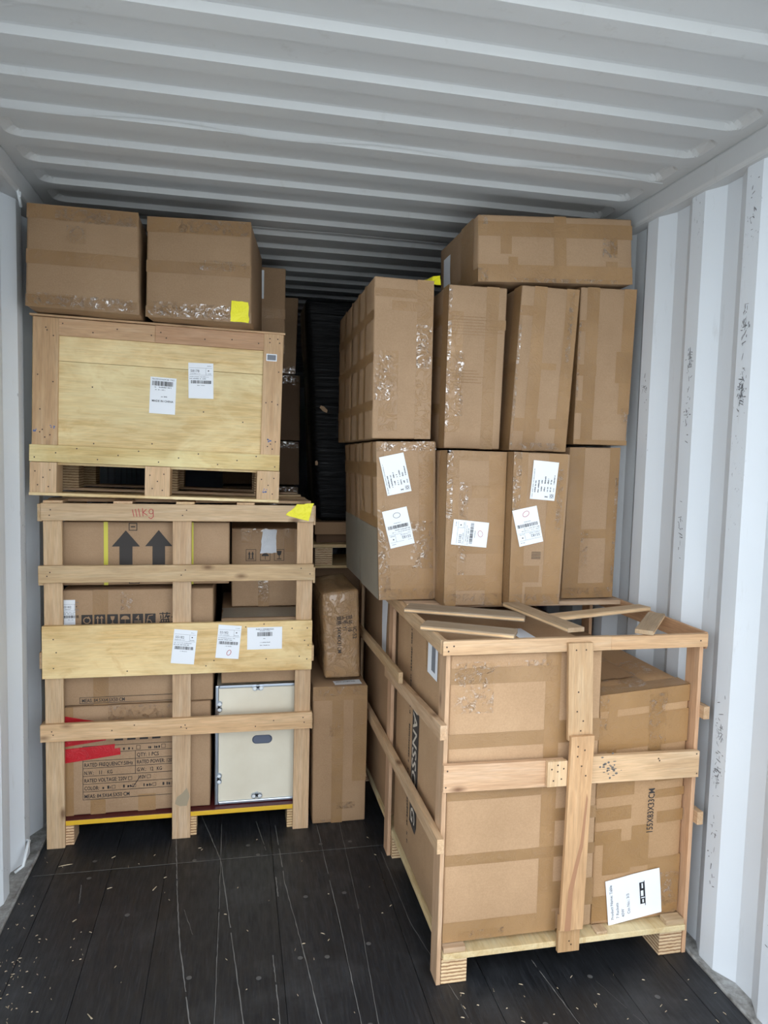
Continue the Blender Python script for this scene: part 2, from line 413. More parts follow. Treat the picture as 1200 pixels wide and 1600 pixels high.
def board(name, parent, x, y, z, tint=(1, 1, 1), mat=None, origin=(0, 0, 0), rot=None, soft=0.0016, nails=None, dz=None, face='F', dx=None, kind='wood'):
    P = hexa(x[0], x[1], y[0], y[1], z[0], z[1])
    if dz:   # (extra z at x0/y0 end, at x1/y1 end) along the longest horizontal axis
        a = 0 if (x[1]-x[0]) > (y[1]-y[0]) else 1
        P = {q: (v[0], v[1], v[2]+dz[q[a]]) for q, v in P.items()}
    if dx: P = {q: (v[0]+dx[q[2]], v[1], v[2]) for q, v in P.items()}
    if rot:
        c = Vector((sum(x)/2, sum(y)/2, sum(z)/2)); R_ = Matrix.Rotation(rot[1], 3, rot[0])
        P = {q: tuple(R_ @ (Vector(v)-c)+c) for q, v in P.items()}
    L = [x[1]-x[0], y[1]-y[0], z[1]-z[0]]; ax = 'xyz'[L.index(max(L))]
    b = Blk(P, origin, 0, soft, 1)
    o = link(name, b.mesh(), mat or kind+ax, parent, tint); b.o = o
    if nails: NH = decal('nail_heads', b, face, sum((disc2(u*b.dims(face)[0], v*b.dims(face)[1], 0.0029, 8) for u, v in nails), []), 'nail', o, 0.0006); NH['kind'] = 'stuff'
    return b
def wood_tint(rnd, base=(1, 1, 1), j=0.06):
    a = rnd.uniform(1-j, 1+j); return (base[0]*a, base[1]*a*rnd.uniform(0.97, 1.02), base[2]*a*rnd.uniform(0.94, 1.04))
RW = random.Random(5)

# ------------------------------------------------------------------ the container
XL, XR, H = -0.036, 2.376, 2.72
def corrugated_wall(name, x_in, sgn, phase, mat):
    """inner flats 70, slopes 68, outer flats 72, 36 deep; door-side slope faces the light"""
    prof = []; y = phase-0.278*math.ceil((phase-DOOR_Y)/0.278)
    while y < BACK_Y:
        prof += [(y, 0), (y+0.070, 0), (y+0.138, 0.036), (y+0.210, 0.036)]; y += 0.278
    prof = [p for p in prof if p[0] > DOOR_Y and p[0] < BACK_Y]
    prof = [(DOOR_Y, prof[0][1])]+prof+[(BACK_Y, prof[-1][1])]
    zs = (0.0, 0.9, 1.8, 2.642); verts, faces = [], []
    for th in (0, 0.004):
        for (yy, d) in prof:
            for z in zs: verts.append((x_in+sgn*(d+th), yy, z))
    n_, nz = len(prof), len(zs)
    for i in range(n_-1):
        for k_ in range(nz-1):
            a = i*nz+k_
            faces.append((a, a+nz, a+nz+1, a+1) if sgn > 0 else (a, a+1, a+nz+1, a+nz))
            b = a+n_*nz
            faces.append((b, b+1, b+nz+1, b+nz) if sgn > 0 else (b, b+nz, b+nz+1, b+1))
    return structure(link(name, mesh_of(verts, faces), mat))
wr = corrugated_wall('wall_right', XR, 1, 1.979, 'wall_r')
wl = corrugated_wall('wall_left', XL, -1, 2.743, 'wall_l')
def simple_box(name, x, y, z, mat, parent=None, col=None, soft=0.003):
    b = Blk(hexa(x[0], x[1], y[0], y[1], z[0], z[1]), (0, 0, 0), 0, soft, 1); o = link(name, b.mesh(), mat, parent, col); b.o = o; return b
structure(simple_box('wall_back', (XL-0.05, XR+0.05), (BACK_Y, BACK_Y+0.05), (-0.05, 2.80), 'wall_l').o)
for i, (a, b_) in enumerate(((XL-0.045, 0.0), (2.35, XR+0.045))):
    structure(simple_box('trim_%d' % (i+1), (a, b_), (DOOR_Y, BACK_Y), (2.636, H+0.004), 'ceil', soft=0.012).o)
    # floor side channel: grimy ledge the corrugations stand on, and the strip that caps the floor's edge
    structure(simple_box('trim_%d' % (i+3), (a, b_) if i == 0 else (a, b_), (DOOR_Y, BACK_Y), (-0.12, 0.0), 'rail').o)
    xx = (-0.006, 0.004) if i == 0 else (2.345, 2.356)
    structure(simple_box('trim_%d' % (i+5), xx, (DOOR_Y, BACK_Y), (-0.02, 0.007), 'rail').o)
# roof with pressed grooves
def roof():
    phase = 2.08; xs = [-0.03, 0.03]+[0.045+0.0075*i for i in range(11)]+[0.4, 1.2, 1.95]+[2.23+0.0075*i for i in range(11)]+[2.32, 2.38]
    ys = []; y0 = phase-0.209*math.ceil((phase-DOOR_Y)/0.209)
    sub = [0, 0.003, 0.006, 0.009, 0.012, 0.02, 0.035, 0.072, 0.109, 0.124, 0.132, 0.135, 0.138, 0.141, 0.144]
    while y0 < BACK_Y:
        ys += [y0+s_ for s_ in sub]; y0 += 0.209
    ys = [DOOR_Y]+[y for y in ys if DOOR_Y < y < BACK_Y]+[BACK_Y]
    verts = []
    def hgt(x, y):
        t = (y-phase) % 0.209
        if t > 0.144: return 0
        dx = min(x-0.045, 2.305-x); dy = min(t, 0.144-t)
        if dx <= 0: return 0
        r = 0.05; k_ = 1.0
        if dx < r and dy < r: d = r-math.hypot(r-dx, r-dy); k_ = 1+1.2*(r-dx)/r
        elif dx < dy: d = dx; k_ = 2.2
        else: d = dy
        return 0.020*max(0, min(1, d/(0.013*k_)))
    for y in ys:
        for x in xs: verts.append((x, y, H+hgt(x, y)))
    st = len(xs)
    faces = [(j*st+i, (j+1)*st+i, (j+1)*st+i+1, j*st+i+1) for j in range(len(ys)-1) for i in range(st-1)]
    o = link('ceiling', mesh_of(verts, faces), 'ceil'); structure(o)
    for yw in (2.43, 3.43, 1.18):   # weld beads where the roof sheets meet
        vs_, fs = [], []
        for i in range(41):
            x = 0.03+2.29*i/40; yy = yw+0.004*math.sin(i*0.5)
            hz = H+hgt(x, yy)
            vs_ += [(x, yy-0.003, hz-0.0003), (x, yy, hz-0.003), (x, yy+0.003, hz-0.0003)]
        for i in range(40):
            for k_ in (0, 1): fs.append((i*3+k_, i*3+k_+1, i*3+k_+4, i*3+k_+3))
        link('weld_bead', mesh_of(vs_, fs), 'ceil', o)
    structure(simple_box('trim_7', (-0.09, 2.44), (DOOR_Y, BACK_Y), (H+0.05, H+0.08), 'ceil').o)
    return o
roof()
# lashing rings on the left wall
def rod(name, pts, r, mat, parent, n=8):
    vs_, fs = [], []
    pts = [Vector(p) for p in pts]
    for i, p in enumerate(pts):
        d = (pts[min(i+1, len(pts)-1)]-pts[max(i-1, 0)]).normalized()
        a = d.orthogonal().normalized(); b = d.cross(a)
        if i and a.dot(pa) < 0: a = -a
        if i:
            a = (pa-d*pa.dot(d)).normalized(); b = d.cross(a)
        pa = a
        for k_ in range(n):
            t = 6.28318*k_/n; vs_.append(p+(a*math.cos(t)+b*math.sin(t))*r)
    for i in range(len(pts)-1):
        for k_ in range(n):
            fs.append((i*n+k_, i*n+(k_+1) % n, (i+1)*n+(k_+1) % n, (i+1)*n+k_))
    fs.append(tuple(range(n-1, -1, -1))); fs.append(tuple((len(pts)-1)*n+k_ for k_ in range(n)))
    return link(name, mesh_of(vs_, fs), mat, parent, None, True)
rod('lashing_ring', [(-0.04, 2.92, 2.665), (-0.012, 2.915, 2.665), (-0.006, 2.93, 2.648), (-0.006, 2.955, 2.622), (-0.008, 2.985, 2.598)], 0.0055, 'bevel_white', wl)
rod('lashing_ring', [(-0.04, 2.975, 2.645), (-0.012, 2.965, 2.648), (-0.004, 2.955, 2.64), (-0.004, 2.95, 2.62)], 0.0055, 'bevel_white', wl)
rod('lashing_ring', [(-0.05, 2.93, 0.012), (-0.022, 2.94, 0.03), (-0.018, 2.98, 0.075), (-0.022, 3.03, 0.085), (-0.05, 3.05, 0.08)], 0.006, 'bevel_white', wl)
# scuffs rubbed into the right wall's inner flats
def scuff(yc, zc, w, h, n_, seed):
    r = random.Random(seed); vs_, fs = [], []
    for i in range(n_):
        y = yc+r.gauss(0, w/2.6); z = zc+r.gauss(0, h/2.4); l_ = r.uniform(0.004, 0.030); t = r.uniform(0.0012, 0.004); a = r.gauss(0, 0.35)+(1.57 if r.random() < 0.6 else 0)
        lo = math.floor((yc-1.979)/0.278)*0.278+1.979
        if y-l_ < lo+0.003 or y+l_ > lo+0.067: continue
        b = len(vs_)
        for (p, q) in ((-1, -0.6), (0.2, -1), (1, -0.3), (0.7, 0.8), (-0.6, 1)):
            dy, dz_ = p*l_*0.5, q*t*0.5
            vs_.append((XR-0.0008-0.0001*(i % 5), y+dy*math.cos(a)-dz_*math.sin(a), z+dy*math.sin(a)+dz_*math.cos(a)))
        fs.append((b, b+4, b+3, b+2, b+1))
    if fs: link('scuff_mark', mesh_of(vs_, fs), 'scuff', wr)
for i, (yc, zc, w, h, n_) in enumerate(((2.015, 1.93, 0.05, 0.10, 90), (2.015, 2.14, 0.04, 0.08, 50), (2.015, 2.48, 0.03, 0.10, 20), (2.29, 2.06, 0.03, 0.08, 40),
        (2.29, 1.86, 0.03, 0.12, 30), (2.565, 1.98, 0.03, 0.06, 20), (2.015, 0.80, 0.05, 0.14, 50), (2.015, 0.66, 0.05, 0.06, 50), (2.015, 0.42, 0.05, 0.22, 50), (2.29, 1.45, 0.03, 0.1, 20), (1.737, 0.35, 0.05, 0.2, 45), (1.737, 0.95, 0.05, 0.15, 25))):
    scuff(yc, zc, w, h, n_, i)

# floor: dark base sheet, black boards on it, screws, scratches
fl = structure(link('floor', mesh_of([(-0.006, DOOR_Y, -0.006), (2.356, DOOR_Y, -0.006), (2.356, BACK_Y, -0.006), (-0.006, BACK_Y, -0.006)], [(0, 1, 2, 3)]), 'floor_gap'))
rf = random.Random(3)
edges = [0.004, 0.10, 0.315, 0.53, 0.7445, 0.96, 1.175, 1.39, 1.605, 1.82, 2.035, 2.25, 2.345]
for (ya, yb) in ((DOOR_Y, 2.910), (2.9125, 5.2), (5.2025, BACK_Y)):
    for a, b_ in zip(edges, edges[1:]):
        t = rf.uniform(0.85, 1.12)
        board('floor_board', fl, (a+0.0008, b_-0.0008), (ya, yb), (-0.03, rf.uniform(-0.0008, 0.0)), (t, t, t*1.01), 'floor', soft=0.0012)
def floor_line(pts, w, mat='scratch'):
    vs_, fs = [], []; r = random.Random(int(pts[0][0]*1000))
    P = []
    for (a, b_) in zip(pts, pts[1:]):
        for i in range(16): P.append((a[0]+(b_[0]-a[0])*i/16, a[1]+(b_[1]-a[1])*i/16))
    P.append(pts[-1])
    for i, (x, y) in enumerate(P):
        ww = w*r.uniform(0.4, 1.0); dx = r.uniform(-0.001, 0.001)
        vs_ += [(x-ww/2+dx, y, 0.0007), (x+ww/2+dx, y, 0.0007)]
    for i in range(len(P)-1):
        if r.random() < 0.96: fs.append((2*i, 2*i+1, 2*i+3, 2*i+2))
    return link('scratch', mesh_of(vs_, fs), mat, fl)
for pts, w in (([(0.552, 3.11), (0.575, 2.85), (0.589, 2.689), (0.62, 2.4), (0.673, 2.05), (0.74, 1.6)], 0.0045), ([(0.652, 3.293), (0.70, 3.1), (0.747, 2.903), (0.789, 2.467), (0.829, 2.022), (0.87, 1.6)], 0.004),
               ([(0.745, 3.2), (0.747, 2.6), (0.7455, 2.3), (0.745, 1.6)], 0.003), ([(0.985, 3.151), (0.998, 2.703), (1.035, 2.291), (1.057, 1.982), (1.075, 1.6)], 0.004),
               ([(1.172, 3.121), (1.177, 2.436), (1.175, 1.96), (1.175, 1.6)], 0.003), ([(1.277, 3.133), (1.258, 2.497), (1.227, 1.976), (1.215, 1.7)], 0.002),
               ([(1.42, 2.86), (1.43, 2.39), (1.49, 2.0), (1.52, 1.7)], 0.002), ([(1.79, 2.128), (1.822, 1.845), (1.84, 1.6)], 0.003), ([(0.90, 3.2), (0.935, 2.95)], 0.003), ([(0.62, 2.60), (0.66, 2.45)], 0.002), ([(1.96, 2.0), (2.08, 1.6)], 0.001),
               ([(0.93, 2.30), (0.935, 2.1), (0.937, 1.95)], 0.004), ([(0.965, 2.75), (0.967, 2.62)], 0.006), ([(0.22, 2.82), (0.235, 2.70)], 0.004)):
    floor_line(pts, w)
def cross_line(y0, x0, x1):
    vs_, fs = [], []; r = random.Random(9)
    for i in range(61):
        x = x0+(x1-x0)*i/60; w = r.uniform(0.0015, 0.004); vs_ += [(x, y0-w/2, 0.0006), (x, y0+w/2, 0.0006)]
    for i in range(60): fs.append((2*i, 2*i+2, 2*i+3, 2*i+1))
    link('seam', mesh_of(vs_, fs), 'scratch', fl)
cross_line(2.9115, 0.02, 1.42)
sm = mesh_of([(0.009*math.cos(6.2832*i/10), 0.009*math.sin(6.2832*i/10), 0.0016) for i in range(10)]+[(0, 0, 0.0022)], [(i, (i+1) % 10, 10) for i in range(10)])
sm.materials.append(M['screw'])
for (x, y) in ((0.24, 2.98), (0.24, 2.86), (0.64, 2.92), (0.86, 3.0), (0.90, 2.92), (0.42, 2.60), (1.07, 2.60), (1.17, 2.96), (1.22, 2.60), (1.02, 2.27), (1.11, 2.26), (1.26, 2.30), (0.88, 2.20), (0.89, 1.96), (1.2, 1.95), (0.42, 1.92), (0.66, 2.24),
               (1.30, 2.96), (1.55, 2.45), (1.72, 1.86), (1.95, 2.02), (2.12, 1.90), (0.11, 2.10), (1.45, 1.90)):
    o = bpy.data.objects.new('screw', sm); C.objects.link(o); o.parent = fl; o.location = (x, y, 0.0)
def splinters():
    r = random.Random(11); vs_, fs = [], []
    def bit(x, y, l_, w, a):
        b = len(vs_); c, s = math.cos(a), math.sin(a)
        for (p, q, z) in ((-1, -1, 0.0008), (1, -0.4, 0.0008), (1, 0.6, 0.0008), (-0.9, 1, 0.0008), (-0.5, 0, 0.0035), (0.6, 0.1, 0.003)):
            vs_.append((x+p*l_/2*c-q*w/2*s, y+p*l_/2*s+q*w/2*c, z))
        for f in ((0, 1, 5, 4), (1, 2, 5), (2, 3, 4, 5), (3, 0, 4)): fs.append(tuple(b+i for i in f))
    for i in range(150): bit(abs(r.gauss(0.02, 0.10))+0.01, r.gauss(2.25, 0.22), r.uniform(0.003, 0.010), r.uniform(0.001, 0.002), r.uniform(0, 3.14))
    for i in range(50): bit(r.uniform(0.02, 1.4), r.uniform(1.9, 3.05), r.uniform(0.004, 0.018), r.uniform(0.001, 0.003), r.uniform(0, 3.14))
    for i in range(35): bit(r.uniform(1.45, 2.33), r.uniform(1.75, 2.05), r.uniform(0.004, 0.016), r.uniform(0.001, 0.003), r.uniform(0, 3.14))
    for (x, y, l_, a) in ((0.13, 2.97, 0.055, 0.2), (0.31, 3.0, 0.02, 0.7), (0.33, 2.78, 0.02, 0.3), (0.24, 2.60, 0.018, 0.8), (0.20, 2.1, 0.03, 0.4), (0.38, 2.13, 0.03, 2.2), (0.50, 2.75, 0.03, 1.1)): bit(x, y, l_, 0.005, a)
    o = link('wood_splinters', mesh_of(vs_, fs), 'chip'); o['kind'] = 'stuff'; tag(o, 'pale wood splinters and sawdust scattered over the black floor', 'splinters')
splinters()
# the yard outside the open doors (behind the camera): it bounces daylight into the container
structure(link('ground', mesh_of([(-30, -60, -0.2), (30, -60, -0.2), (30, DOOR_Y, -0.2), (-30, DOOR_Y, -0.2)], [(0, 1, 2, 3)]), 'yard'))

# ------------------------------------------------------------------ left: open slatted crate
T1 = (0.88, 0.84, 0.77); TPALE = (0.90, 0.85, 0.76)
A = thing('slatted_crate', 'tall open pine slat crate on a yellow-edged pallet, by the left wall', 'crate', (0.57, 3.5, 0))
OA = (0.57, 3.5, 0)
def ab(name, x, y, z, tint=T1, **kw): return board(name, A, x, y, z, wood_tint(RW, tint), origin=OA, **kw)
two = [(0.03, 0.3), (0.034, 0.62), (0.5, 0.35), (0.515, 0.66), (0.97, 0.3), (0.965, 0.64)]
for (xa, xb) in ((0.026, 0.098), (0.535, 0.612), (1.060, 1.130)):
    ab('post', (xa, xb), (3.105, 3.124), (0.0, 1.40), TPALE)
    ab('post', (xa, xb), (3.98, 4.0), (0.0, 1.40), TPALE)
RT = ab('rail', (0.022, 1.131), (3.085, 3.105), (1.400, 1.471), T1, nails=two)
ab('rail', (0.010, 1.134), (3.085, 3.105), (1.143, 1.214), T1, nails=[(0.03, 0.4), (0.04, 0.62), (0.5, 0.4), (0.515, 0.7), (0.95, 0.75), (0.985, 0.4)])
ab('rail', (0.010, 1.136), (3.085, 3.105), (0.474, 0.548), (1.06, 0.98, 0.86), nails=[(0.04, 0.6), (0.045, 0.4), (0.25, 0.5), (0.33, 0.75), (0.5, 0.5), (0.515, 0.6), (0.52, 0.4), (0.78, 0.3), (0.85, 0.6), (0.97, 0.4), (0.965, 0.7)])
PA = ab('panel', (0.021, 1.131), (3.083, 3.105), (0.743, 0.964), (1.0, 0.93, 0.80), kind='ply',
        nails=[(0.04, 0.75), (0.05, 0.5), (0.04, 0.2), (0.3, 0.1), (0.59, 0.15), (0.62, 0.25), (0.74, 0.9), (0.81, 0.95), (0.82, 0.25), (0.92, 0.85), (0.98, 0.85), (0.97, 0.6), (0.985, 0.5), (0.95, 0.28), (0.98, 0.22)])
ab('rail', (0.005, 0.024), (3.105, 4.0), (1.395, 1.466)); ab('rail', (1.131, 1.140), (3.108, 4.0), (1.385, 1.47), TPALE)
for (za, zb) in ((1.13, 1.20), (0.78, 0.85), (0.47, 0.54)):
    ab('rail', (1.1302, 1.1405), (3.09, 4.0), (za, zb), TPALE); ab('rail', (0.006, 0.0255), (3.105, 4.0), (za, zb), TPALE)
for yb in (3.20, 3.45, 3.70, 3.93): ab('top_board', (0.024, 1.128), (yb, yb+0.07), (1.471, 1.484), TPALE)
for xb in (0.03, 0.30, 0.55, 0.80): ab('top_board', (xb, xb+0.075), (3.09, 3.19), (1.471, 1.482), TPALE)
ab('top_board', (0.80, 1.125), (3.29, 3.42), (1.4712, 1.4832), (0.95, 0.92, 0.86))
# pallet base
DK = board('deck', A, (0.03, 1.125), (3.128, 3.98), (0.088, 0.110), origin=OA, mat='deck_red')
board('deck_edge', A, (0.03, 1.125), (3.1245, 3.1285), (0.088, 0.108), origin=OA, mat='deck_yellow')
for xa in (0.032, 0.54, 1.035):
    for ya in (3.126, 3.55, 3.87):
        ab('block', (xa, xa+0.098), (ya, ya+0.10), (0.0, 0.088), TPALE, mat='layers')
# yellow tape, red pen and shipping labels on the crate
decal('handwriting', RT, 'F', xf(poly2([(0, 0), (-0.006, 0.03)], 0.0028)+poly2([(0.012, 0), (0.006, 0.032)], 0.0028)+poly2([(0.024, 0.0), (0.018, 0.034)], 0.0028)
      + poly2([(0.036, 0.002), (0.034, 0.036)], 0.0028)+poly2([(0.05, 0.032), (0.036, 0.018), (0.054, 0.006)], 0.0028)
      + ring2(0.068, 0.022, 0.008, 0.01, 0.0026)+poly2([(0.076, 0.03), (0.077, 0.0), (0.068, -0.008), (0.058, -0.002)], 0.0028), 0.36, 0.018), 'pen_red', RT.o, 0.001)
o = patch('tape', RT, 'F', 0, 0, 0, 0, 'tape_yellow', RT.o, 0.0035, 5, 4, quad=[(0.984, 0.030), (1.083, 0.004), (1.106, 0.082), (1.035, 0.076)], ragged=0.002); o['label'] = 'yellow tape'
rl = random.Random(21)
i1, s1 = ship_print(0.096, 0.148, rl); label_on(PA, 'F', 0.564, 0.120, 0.096, 0.148, -0.10, PA.o, i1, s1)
i1, s1 = ship_print(0.098, 0.146, rl); label_on(PA, 'F', 0.749, 0.136, 0.098, 0.146, -0.09, PA.o, i1, s1, (ring2(0.055, 0.026, 0.008, 0.012, 0.0022, rot=-0.4), 'pen_red'))
wl_, hl_ = 0.150, 0.098
ink = text2('FNSKU: X00448NFQN', 0.008, 0.075, 0.086, 'CENTER')+barcode(0.043, 0.107, 0.058, 0.076, rl)
label_on(PA, 'F', 0.903, 0.148, wl_, hl_, -0.0, PA.o, ink, scribble_text(0.052, 0.1, 0.0805, 0.003, rl)+scribble_text(0.066, 0.082, 0.046, 0.004, rl)+scribble_text(0.055, 0.098, 0.029, 0.004, rl)+scribble_text(0.055, 0.095, 0.016, 0.004, rl))
decal('stain', Blk(hexa(0.535, 0.612, 3.105, 3.124, 0, 1.40), OA), 'F', xf([[(0, 0), (0.02, -0.012), (0.05, -0.012), (0.062, 0.03), (0.05, 0.07), (0.03, 0.045), (0.008, 0.03)]], 0.012, 0.16), 'smudge', A, 0.0008)

# cartons inside the slatted crate
def flat(TL, TR, BR, BL, y, d): return front_quad(TL, TR, BR, BL, y, d)
gA = 'cartons inside the slatted crate'
cA = carton('wide carton printed with two big black up arrows, inside the slatted crate', flat((0.086, 1.389), (0.769, 1.389), (0.770, 1.119), (0.086, 1.119), 3.16, 0.62), gA, amp=0.002)
ox, oz = 0.086, 1.119
arrow = lambda x0, x1, z0, z1: [[(x0+(x1-x0)*0.27, z0), (x0+(x1-x0)*0.73, z0), (x0+(x1-x0)*0.73, z0+(z1-z0)*0.55), (x0+(x1-x0)*0.27, z0+(z1-z0)*0.55)], [(x0, z0+(z1-z0)*0.55), (x1, z0+(z1-z0)*0.55), ((x0+x1)/2, z1)]]
decal('printed_arrows', cA, 'F', xf(arrow(0.283, 0.397, 1.20, 1.353)+arrow(0.418, 0.530, 1.20, 1.355), -ox, -oz), 'print_dark', cA.t)
decal('printed_symbol', cA, 'F', xf(frame2(0.352, 1.352, 0.386, 1.385, 0.003)+rect2(0.36, 1.366, 0.378, 1.371)+frame2(0.352, 1.124, 0.395, 1.142, 0.003)+rect2(0.362, 1.131, 0.385, 1.136), -ox, -oz), 'print_dark', cA.t)
for xs_ in (0.165, 0.5155): patch('strap', cA, 'F', xs_, xs_+0.017, 0, 0.27, 'strap', cA.t, 0.002, 1, 3)
cB = carton('carton with a row of dark handling symbols and a label, below the arrow carton', flat((0.08, 1.098), (0.702, 1.100), (0.704, 0.598), (0.08, 0.598), 3.162, 0.62), gA, amp=0.003)
decal('printed_symbols', cB, 'F', sum((rect2(0.08+0.0515*i, 0.346, 0.08+0.0515*i+0.044, 0.394) for i in range(6)), []), 'print_dark', cB.t)
sy_ = ring2(0.102, 0.370, 0.013, 0.013, 0.004)+[[(0.102, 0.378), (0.115, 0.378), (0.109, 0.388)]]
sy_ += poly2([(0.145, 0.355), (0.145, 0.384)], 0.004)+poly2([(0.161, 0.355), (0.161, 0.384)], 0.004)+poly2([(0.139, 0.377), (0.145, 0.387), (0.151, 0.377)], 0.003)+poly2([(0.155, 0.377), (0.161, 0.387), (0.167, 0.377)], 0.003)+rect2(0.137, 0.351, 0.169, 0.354)
sy_ += [[(0.196, 0.386), (0.214, 0.386), (0.211, 0.372), (0.207, 0.368), (0.203, 0.368), (0.199, 0.372)]]+rect2(0.2035, 0.356, 0.2065, 0.368)+rect2(0.198, 0.353, 0.212, 0.356)
sy_ += [[(0.239, 0.371)]+[(0.2565+0.0175*math.cos(a*0.3142), 0.371+0.016*math.sin(a*0.3142)) for a in range(10, -1, -1)][1:]]+rect2(0.2555, 0.354, 0.2575, 0.371)
sy_ += text2('4', 0.030, 0.300, 0.368)+rect2(0.293, 0.362, 0.322, 0.364)+rect2(0.293, 0.356, 0.322, 0.358)
sy_ += poly2([(0.345, 0.353), (0.352, 0.385), (0.371, 0.388)], 0.003)+poly2([(0.345, 0.368), (0.36, 0.366), (0.366, 0.354)], 0.003)
decal('symbol_cutouts', cB, 'F', sy_, 'card', cB.t, 0.003)
decal('printed_lettering', cB, 'F', text2('\u84dd\u5149', 0.050, 0.395, 0.356), 'print_dark', cB.t)
decal('printed_lettering', cB, 'F', xf(frame2(0.07, 0.008, 0.5, 0.036, 0.002)+fit2('MEAS: 84.5X64.5X50 CM', 0.022, 0.078, 0.014, 0.175), 0, 0.0), 'print_dark', cB.t)
i1, s1 = ship_print(0.075, 0.135, rl); label_on(cB, 'F', 0.028, 0.392, 0.055, 0.135, 0, cB.t, i1, s1)
tapes(cB, 'F', [(0.2, 0.3, 0, 1)])
glints(cB, 'F', [(0.38, 0.46, 0.82, 0.98)])
cC = carton('bottom carton with red tape and a printed rating table, left in the slatted crate', flat((0.08, 0.592), (0.694, 0.594), (0.694, 0.112), (0.08, 0.112), 3.162, 0.62), gA, amp=0.003)
tz = 0.112; tx = 0.08
tb = []
x0, x1 = 0.16, 0.60
for z in (0.417, 0.387, 0.352, 0.320, 0.285, 0.250, 0.216, 0.181): tb += rect2(x0, z-0.001, x1, z+0.001)
tb += rect2(x0, 0.181, x0+0.002, 0.417)+rect2(0.375, 0.285, 0.377, 0.387)
tb += fit2('RATED FREQUENCY:50Hz', 0.0235, 0.166, 0.3265, 0.200)+fit2('QTY: 1 PCS', 0.0235, 0.382, 0.360, 0.092)+fit2('RATED POWER: 120W', 0.0235, 0.382, 0.3275, 0.165)
tb += fit2('N.W.:    11    KG', 0.0235, 0.166, 0.2915, 0.115)+fit2('G.W.:   12   KG', 0.0235, 0.382, 0.2935, 0.105)
tb += fit2('RATED VOLTAGE: 220V', 0.0235, 0.166, 0.2575, 0.175)+frame2(0.346, 0.257, 0.362, 0.273, 0.0016)+fit2('110V', 0.0235, 0.386, 0.2595, 0.034)+frame2(0.424, 0.260, 0.440, 0.276, 0.0016)
tb += fit2('COLOR:', 0.0235, 0.166, 0.2235, 0.06)+fit2('MEAS: 84.5X64.5X50 CM', 0.0235, 0.166, 0.1875, 0.185)
for xx in (0.24, 0.325, 0.41, 0.49): tb += scribble_text(xx, xx+0.034, 0.224, 0.014, rl)+frame2(xx+0.038, 0.223, xx+0.053, 0.238, 0.0016)
for xx in (0.325, 0.43): tb += scribble_text(xx, xx+0.05, 0.393, 0.014, rl)+frame2(xx+0.055, 0.392, xx+0.072, 0.410, 0.0016)
tb += poly2([(0.352, 0.232), (0.366, 0.224), (0.398, 0.274)], 0.003)
for i in range(4): tb += rect2(0.29+0.052*i, 0.436, 0.325+0.052*i, 0.454)
decal('printed_table', cC, 'F', xf(tb, -tx, -tz), 'print_dark', cC.t)
for q in ([(0.0, 0.382), (0.20, 0.387), (0.21, 0.398), (0.0, 0.445)], [(0.0, 0.308), (0.175, 0.328), (0.175, 0.36), (0.0, 0.36)], [(0.0, 0.235), (0.235, 0.262), (0.233, 0.292), (0.0, 0.262)], [(0.0, 0.258), (0.21, 0.285), (0.212, 0.310), (0.0, 0.298)]):
    patch('tape', cC, 'F', 0, 0, 0, 0, 'tape_red', cC.t, 0.0032, 5, 3, quad=q)['label'] = 'red tape'
tapes(cC, 'F', [(0.18, 0.28, 0, 0.14), (0.5, 0.62, 0, 0.16), (0.0, 0.07, 0, 1)])
glints(cC, 'F', [(0.3, 0.72, 0.86, 1.0)])
cD = carton('carton with small framed arrow, umbrella and glass symbols, upper right in slatted crate', flat((0.778, 1.340), (1.105, 1.340), (1.105, 0.968), (0.781, 0.968), 3.38, 0.45), gA, amp=0.003)
dx0, dz0 = 0.779, 0.968
ic = []
for i, xx in enumerate((0.065, 0.131, 0.196)):
    zz = 0.219; ic += frame2(xx, zz, xx+0.047, zz+0.055, 0.002)
    if i == 0: ic += arrow(xx+0.010, xx+0.022, zz+0.012, zz+0.046)+arrow(xx+0.025, xx+0.037, zz+0.012, zz+0.046)+rect2(xx+0.009, zz+0.008, xx+0.038, zz+0.011)
    if i == 1: ic += [[(xx+0.0235+0.017*math.cos(a*0.3142), zz+0.022+0.014*math.sin(a*0.3142)) for a in range(0, 11)]]+rect2(xx+0.0225, zz+0.006, xx+0.0248, zz+0.024)
    if i == 2: ic += [[(xx+0.012, zz+0.047), (xx+0.035, zz+0.047), (xx+0.032, zz+0.03), (xx+0.027, zz+0.025), (xx+0.020, zz+0.025), (xx+0.015, zz+0.03)]]+rect2(xx+0.022, zz+0.010, xx+0.0255, zz+0.026)+rect2(xx+0.013, zz+0.007, xx+0.034, zz+0.011)
decal('printed_symbols', cD, 'F', ic, 'print_dark', cD.t)
patch('plastic_patch', cD, 'F', 0, 0, 0, 0, 'tape_white', cD.t, 0.004, 8, 8, quad=[(0.131, 0.256), (0.206, 0.256), (0.206, 0.368), (0.142, 0.368)], ragged=0.002)
tapes(cD, 'F', [(0.14, 0.29, 0.82, 1.0), (0.38, 0.54, 0.0, 0.5), (0.75, 0.9, 0.7, 1.0)]); glints(cD, 'F', [(0.12, 0.9, 0.95, 1.0), (0.38, 0.52, 0.05, 0.55)])
cE = carton('low carton with grey plastic film on top, in slatted crate above the pale case', flat((0.737, 0.962), (1.105, 0.962), (1.105, 0.668), (0.739, 0.668), 3.165, 0.62), gA, amp=0.003)
w_, h_ = cE.dims('T'); patch('plastic_film', cE, 'T', 0.004, w_-0.004, 0.003, 0.205, 'film_grey', cE.t, 0.0035, 14, 8, ragged=0.003)
